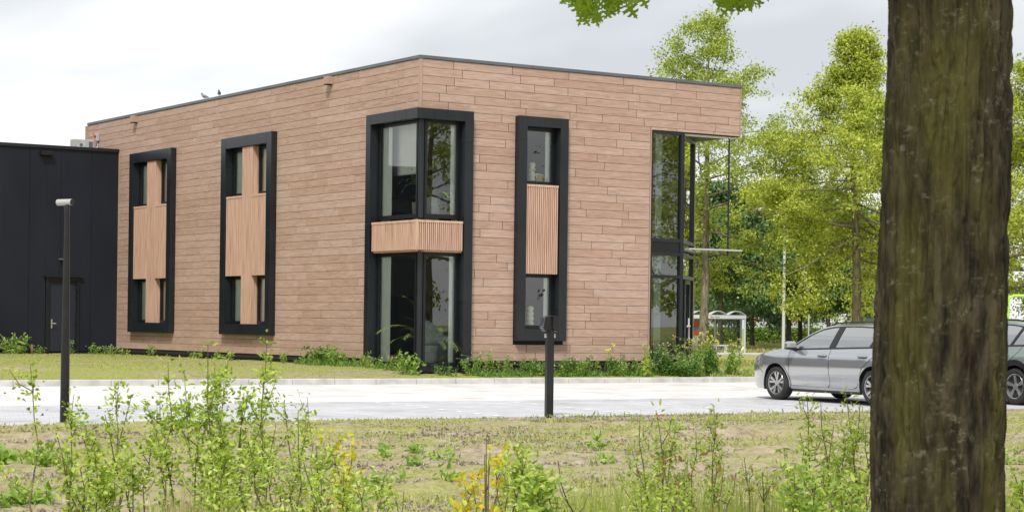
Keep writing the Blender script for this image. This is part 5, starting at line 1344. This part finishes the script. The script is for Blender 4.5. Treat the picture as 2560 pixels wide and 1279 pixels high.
# along the left wall
for i, y in enumerate((16.9, 16.1, 14.2, 11.2, 9.6, 8.9, 6.6, 5.6, 4.7)):
    x = -.35-r.uniform(0, .2); weed('weed', ORD[i]+' small weed from the annex at the foot of the long left wall', (x, y, bz(x, y)), r.uniform(.16, .32), .22, 70, .07, M['leaf_weed'], 100+i, 'white_fl' if i % 3 == 0 else None, 6 if i % 3 == 0 else 0, 'weeds along the left wall')
for i, (x, y, h, w, n, ls, m_, lab) in enumerate(((-.45, 3.9, .34, .38, 160, .12, 'leaf_weed_dark', 'broad leaved dark weed by the left wall, left of another leafy clump'),
                                (-.45, 3.0, .36, .36, 170, .10, 'leaf_weed', 'bright leafy weed clump just left of the corner window'),
                                (-.45, 1.7, .30, .5, 240, .05, 'leaf_weed', 'feathery weed patch under the left corner pane'),
                                (-.42, .62, .26, .45, 160, .05, 'leaf_weed', 'low feathery weed patch left of the fig like plant'),
                                (-.38, -.30, .50, .26, 60, .13, 'leaf_weed', 'tall broad leaved plant in front of the corner post'),
                                (.45, -.50, .22, .40, 120, .06, 'leaf_weed_dark', 'low weed patch under the right corner pane'),
                                (1.25, -.45, .50, .34, 420, .05, 'leaf_weed', 'rounded feathery weed before the right frame of the corner window'),
                                (1.95, -.45, .40, .36, 320, .05, 'leaf_weed', 'feathery weed clump right of the rounded one'))):
    weed('weed', lab, (x, y, bz(x, y)), h*1.15, w*1.15, int(n*1.8), ls, M[m_], 130+i, 'white_fl' if i in (3, 6, 7) else None, 12 if i in (3, 6, 7) else 0)
# along the right wall
for i in range(17):
    x = 2.5+i*.30+r.uniform(-.1,.1); y = -.40-r.uniform(0, .35); 
    weed('weed', ORD[i]+' weed from the corner window in the strip under the right wall', (x, y, bz(x, y)), r.uniform(.30, .55), .30, 330, .06, M['leaf_weed' if i % 2 else 'leaf_weed_dark'], 150+i, 'white_fl' if i % 2 else None, 9 if i % 2 else 0, 'weeds under the right wall')
weed('flowering_weed', 'slim yellow flowering plant before the right wall planks', (5.0, -.55, bz(5.0,-.55)), .55, .14, 40, .06, M['leaf_weed'], 171, 'yellow_fl', 12, tall=.22)
weed('flowering_weed', 'tall pale leafy thistle like plant left of the entrance glazing', (5.75, -1.05, bz(5.75,-1.05)), .78, .14, 130, .12, M['leaf_sap'], 172, None, 0, slim=.25)
for i, (x, y, h, w, nf, lab) in enumerate(((6.6, -.75, .62, .42, 26, 'bushy weed with white specks before the entrance glazing'), (7.25, -.7, .78, .42, 34, 'tall yellow flowering bush before the entrance glazing'),
                            (7.95, -.6, .80, .42, 34, 'tall yellow flowering bush before the chamfered entrance'), (8.6, -.4, .60, .40, 22, 'yellow flowering bush at the foot of the grey oak trunk'),
                            (6.95, -1.1, .40, .45, 14, 'low white specked weed patch close to the kerb before the entrance'))):
    weed('flowering_bush', lab, (x, y, bz(x, y)), h*1.08, w*1.1, 1000, .07, M['leaf_weed_dark' if i % 2 == 0 else 'leaf_weed'], 180+i, 'yellow_fl' if i in (1, 2, 3) else 'white_fl', nf, cat='flowering weed', tall=.16 if i in (1,2,3) else 0)
for i in range(10):
    x = 8.8+i*.7+r.uniform(-.2,.2); y = -1.2+r.uniform(0, 1.2); weed('weed', ORD[i]+' loose grassy weed from the entrance towards the grey car', (x, y, bz(x, y)), r.uniform(.18,.34), .3, 130, .08, M['leaf_sap'], 200+i, 'white_fl', 7, 'weeds before the entrance verge', slim=.25)
for i, x in enumerate((-7.9, -6.3, -5.3, -3.4, -2.6, -1.6, -.8, -.4)):
    weed('weed', ORD[i]+' small weed from the far left along the black annex', (x, 17.45, bz(x, 17.45)), r.uniform(.2, .42), .26, 90, .08, M['leaf_weed'], 220+i, 'white_fl' if i % 2 else None, 8 if i % 2 else 0, 'weeds along the annex')
weed('weed', 'large green weed clump at the left picture edge before the annex', (-3.35, 17.3, bz(-3.35, 17.3)), .55, .45, 260, .12, M['leaf_weed'], 231, 'white_fl', 14)
MBs = thing('timber_stake', 'thin raw timber stake stuck in the ground before the annex', 'stake', (-2.75, 17.5, .30)); MB().box(-.025,-.025,0,.025,.025,.36).build('stake', M['tan'], MBs)
def wb_pos(r, n):
    a = r.random(n) < .3; x = np.where(a, -r.uniform(.25, .75, n), r.uniform(1.2, 9.5, n)); y = np.where(a, r.uniform(.2, 5.5, n), -r.uniform(.25, .95, n))
    k = r.random(n) < np.clip((fbm(x*1.6, y*1.6+4, 3)-.42)*6, .05, 1); x, y = x[k], y[k]; return np.stack([x, y, bed_z(x, y)], -1)
tag(blades(5200, wb_pos, .05, .20, .03, M['leaf_weed_dark'], 'weed_bed', 14, .5), 'dense low green weeds filling the bed under the walls', 'weeds')
# broad seedlings on the plot
SEED_LAB = ['large seedling clump at the left edge beside the lamp sapling', 'spiky seedling in the bottom left corner', 'leafy seedling cut by the left picture edge', 'flat seedling left of the central three on bare soil', 'brightest rosette seedling in the middle of the bare soil', 'small seedling left of the brightest rosette', 'small seedling above the brightest rosette', 'seedling left of the rusty willow on the furrow', 'upright seedling just below the pavement edge right of the flood light', 'seedling low on the bare soil left of the orange shrub', 'seedling low on the bare soil right of the thicket', 'seedling at the bottom edge right of the thicket', 'small seedling between flood light and rusty willow', 'seedling on the soil right of the big trunk']
spots = [(90,1165,.30,.16),(60,1262,.24,.16),(30,1170,.3,.14),(960,1140,.16,.10),(1105,1155,.18,.10),(1040,1165,.14,.08),(1050,1135,.12,.08),(1500,1165,.22,.07),(1720,1080,.2,.14),(1120,1200,.2,.1),(960,1210,.18,.1),(880,1270,.16,.1),(1490,1120,.14,.07),(2530,1160,.25,.12)]
for i, (px, py, w, h) in enumerate(spots):
    dep = 1.4*FPX/(py-CYP+.0125*(px-1280)*-1); p = base_at(px, dep, -.01)
    weed('seedling', SEED_LAB[i], p, h, w, 40 if i > 2 else 170, .085, M['leaf_weed'], 250+i, None, 0, 'seedlings on the soil', 'weed', .45)

# ------------------------------------------------------------------ saplings in the near foreground
def sapling(label, px, dep, tops, lsz, lm, seed, n_per=120, group=None, slim=.5, low=.25, leafcl=.05, nm_='sapling', rust=False):
    """tops: list of (px, py) photo positions of the stem tips"""
    r = np.random.default_rng(seed); b0 = base_at(px, dep, -.04); T = thing(nm_, label, 'shrub', b0, 0, group)
    mb = MB(); ps = []; ds = []
    for tx, ty in tops:
        tip = at(tx, ty, dep+r.normal(0, .25)) - b0; s0 = np.array([r.normal(0,.10), r.normal(0,.10), 0]) + np.array([tip[0], tip[1], 0])*.35
        k = 9; pts = [s0*(1-t)+tip*t + r.normal(0, .014, 3)*math.sin(math.pi*t) + np.array([tip[0]-s0[0], tip[1]-s0[1], 0])*(t*t-t)*.3 for t in np.linspace(0, 1, k)]
        L_ = np.linalg.norm(tip-s0); mb.tube(pts, list(np.linspace(.0075, .0018, k)), 5, False); pts = np.array(pts)
        axes = [(pts, low, 1.0)]
        for j in range(int(r.integers(2, 6))):
            f = r.uniform(.35, .92); q = np.array([np.interp(f*(k-1), range(k), pts[:, c]) for c in range(3)])
            dd = unit(np.array([r.normal(0,1), r.normal(0,1), 1.1])); l_ = L_*r.uniform(.10, .26)*(1.1-.5*f); sp = np.array([q, q+dd*l_*.5, q+unit(dd+np.array([0,0,.3]))*l_])
            mb.tube(sp, [.0035,.0025,.0012], 4, False); axes.append((sp, .2, .35))
        for pl, lo, fr in axes:
            m_ = int(n_per*.74*fr*r.uniform(.8, 1.2)); t = lo+(1-lo)*r.random(m_)**.75; kk = len(pl)
            cl = np.round(t*14*max(fr, .35))/(14*max(fr, .35)); t = np.clip(cl*.7+t*.3, 0, 1)
            q = np.stack([np.interp(t*(kk-1), range(kk), pl[:, c]) for c in range(3)], -1)
            ps.append(q + r.normal(0, leafcl*.5, (m_, 3))); ds.append(unit(rand_dirs(r, m_)*np.array([1,1,.6]) + np.array([0,0,.45])))
    P = np.concatenate(ps); D_ = np.concatenate(ds); n = len(P)
    V_, F_ = leaf_cards(P, D_, unit(rand_dirs(r, n)+np.array([0,0,.8])), lsz*.92*r.uniform(.35, 1.45, n), lsz*.92*slim*r.uniform(.7, 1.3, n), .16, 4)
    stuff(mb.build('stems', M['twig'], T, smooth=True))
    stuff(np_obj('foliage', V_, F_, lm, T))
    if rust:
        P2 = P[r.random(n) < .06] ; V_, F_ = leaf_cards(P2+.01, rand_dirs(r, len(P2), -.3), rand_dirs(r, len(P2)), lsz*1.3, lsz*.5, .2, 4); stuff(np_obj('withered_leaves', V_, F_, M['leaf_rust'], T))
    return T
GR = 'young saplings in the left foreground'
sapling('slim sapling partly hiding the foot of the lamp post', 190, 11.0, [(75,905),(185,985),(140,1080),(215,1060),(170,1130)], .036, M['leaf_sap'], 301, 120, GR, .55)
sapling('sparse sapling right of the lamp post foot', 300, 11.6, [(290,958),(262,1035),(330,985),(380,1090)], .036, M['leaf_sap'], 302, 80, GR, .55, .5)
sapling('dense bushy sapling low at the left, right of the lamp post', 250, 10.4, [(235,1120),(290,1150),(200,1170),(330,1160),(260,1200)], .036, M['leaf_sap'], 303, 130, GR, .6)
sapling('tall sapling with several tips against the brown wall, left half', 470, 11.0, [(420,905),(460,925),(400,985),(520,860),(380,1050)], .036, M['leaf_sap'], 304, 150, GR, .55)
sapling('tall sapling reaching the left wall plinth, centre of the thicket', 560, 10.8, [(572,888),(535,905),(610,980),(500,1010),(555,1040)], .036, M['leaf_sap'], 305, 165, GR, .55)
sapling('tallest slender sapling of the left thicket with a single spire', 665, 10.6, [(668,850),(690,950),(655,1010)], .034, M['leaf_sap'], 306, 150, GR, .5, .3)
sapling('leafy sapling at the right end of the tall left thicket', 730, 10.5, [(710,1000),(745,1030),(770,1060),(690,1060),(650,1080)], .034, M['leaf_wil'], 307, 150, GR, .42)
sapling('thin flower stalk rising above the pavement right of the thicket', 758, 11.2, [(768,992)], .028, M['leaf_sap'], 308, 26, GR, .4, .75)
sapling('dense low sapling in front of the thicket in its middle', 580, 9.4, [(560,1110),(620,1100),(660,1120),(530,1160),(600,1190)], .036, M['leaf_wil'], 310, 150, GR, .45)
sapling('low pale sapling at the thicket right foot', 800, 9.6, [(790,1110),(830,1130),(750,1120),(860,1180),(800,1190)], .034, M['leaf_wil'], 311, 140, GR, .42)
sapling('yellowing sapling leaning out of the thicket to the right', 830, 10.6, [(855,1090),(880,1110),(820,1100)], .040, M['leaf_yel'], 312, 50, GR, .6, .55)
sapling('low bright sapling spreading right below the yellowing one', 900, 9.2, [(940,1190),(890,1200),(970,1235),(850,1230)], .034, M['leaf_wil'], 313, 110, GR, .42)
sapling('lone wispy sapling at the bottom between thicket and orange shrub', 1000, 9.4, [(1010,1225),(990,1250)], .03, M['leaf_wil'], 314, 40, GR, .4)
GR = 'young shrubs in the right foreground'
sapling('orange and yellow leaved shrub at the bottom centre', 1215, 9.8, [(1240,1130),(1200,1175),(1180,1200),(1270,1120),(1225,1160)], .046, M['leaf_yel'], 321, 50, GR, .6, .5)
sapling('bright green bush right of the orange leaved shrub', 1300, 9.2, [(1290,1115),(1320,1130),(1350,1170),(1260,1180),(1300,1150),(1340,1200)], .042, M['leaf_wil'], 322, 130, GR, .45)
sapling('dark fresh leaved shoot low in the bright green bush', 1335, 8.8, [(1340,1190),(1360,1210),(1320,1220)], .055, M['leaf_weed'], 323, 70, GR, .55)
sapling('slender sprig between the bright green bush and the willows', 1400, 9.4, [(1395,1150),(1370,1210)], .03, M['leaf_wil'], 324, 70, GR, .4)
sapling('willow with rusty leaf tips left of the middle right gap', 1650, 10.2, [(1600,1045),(1640,1025),(1690,1060),(1660,1110),(1580,1120)], .038, M['leaf_wil'], 325, 130, GR, .34, .25, .05, 'willow', True)
sapling('willow with one tall spire over the pavement edge', 1750, 10.4, [(1785,1020),(1740,1080),(1720,1140),(1790,1130)], .038, M['leaf_wil'], 326, 110, GR, .34, .25, .05, 'willow', True)
sapling('low dense willow at the bottom right of centre', 1640, 9.0, [(1600,1200),(1660,1190),(1720,1200),(1560,1220),(1700,1230)], .036, M['leaf_wil'], 327, 120, GR, .36, .2, .05, 'willow')
sapling('willow standing before the grey car doors', 2040, 10.2, [(2018,990),(2052,1000),(2000,1080),(2085,1060)], .036, M['leaf_wil'], 328, 120, GR, .36, .25, .05, 'willow')
sapling('willow standing before the grey car rear wheel', 2130, 10.0, [(2115,985),(2150,1010),(2165,1060),(2110,1080),(2080,1110)], .036, M['leaf_wil'], 329, 130, GR, .36, .2, .05, 'willow')
sapling('wide low willow thicket left of the big trunk', 2030, 9.2, [(1960,1130),(2010,1120),(2060,1150),(2120,1140),(1985,1180),(2090,1190),(2150,1180)], .038, M['leaf_wil'], 330, 140, GR, .4, .2, .05, 'willow')
sapling('leafy shrub at the foot of the willows', 2010, 8.8, [(1990,1210),(2040,1200),(2080,1230),(2130,1220)], .042, M['leaf_weed'], 331, 100, GR, .5, .2)
sapling('sparse willow between the two right willow groups', 1870, 10.0, [(1860,1140),(1905,1180),(1840,1180)], .034, M['leaf_wil'], 332, 60, GR, .34, .3, .05, 'willow', True)
sapling('shrub at the right of the big trunk', 2540, 9.4, [(2530,1170),(2555,1200),(2545,1230)], .036, M['leaf_wil'], 333, 90, GR, .4)
def near_pos(px0, px1, d0, d1):
    def f(r, n):
        px = r.uniform(px0, px1, n); dep = r.uniform(d0, d1, n)
        c = r.integers(0, 14, n); px = px0+(px1-px0)*((c*.618) % 1) + r.normal(0, (px1-px0)*.05, n)
        P = CAM + dep[:, None]*(FWD + RGT*((px-1280)/FPX)[:, None]); P[:, 2] = 0; return P
    return f
tag(blades(2600, near_pos(1480, 2180, 9.0, 12.5), .30, .62, .012, M['grass'], 'tall_grass', 8, .22), 'tall grass blades along the bottom between the willows', 'grass')
tag(blades(900, near_pos(1180, 1420, 8.8, 11), .35, .55, .010, M['grass'], 'tall_grass', 9, .2), 'grass blades at the bottom around the orange leaved shrub', 'grass')
tag(blades(1300, near_pos(430, 800, 9.2, 11), .35, .6, .008, M['grass_dry'], 'dry_stalks', 10, .12), 'dry brown stalks at the foot of the left thicket', 'grass')
tag(blades(700, near_pos(2500, 2600, 8, 12), .4, .65, .012, M['grass'], 'tall_grass', 12, .2), 'grass blades right of the big trunk', 'grass')
ST = thing('dead_stalk', 'thin dead brown stalks standing in front of the orange leaved shrub', 'stalk', base_at(1216, 9.2, -.03))
for dx, ty in ((0, 1095), (-4, 1135), (6, 1150)):
    p = at(1216+dx, ty, 9.2)-base_at(1216, 9.2, -.03); MB().tube([tuple(np.array([p[0],p[1],0])*.6), tuple(p*.6), tuple(p)], [.005,.004,.002], 5).build('stalk', M['bark_dark'], ST)
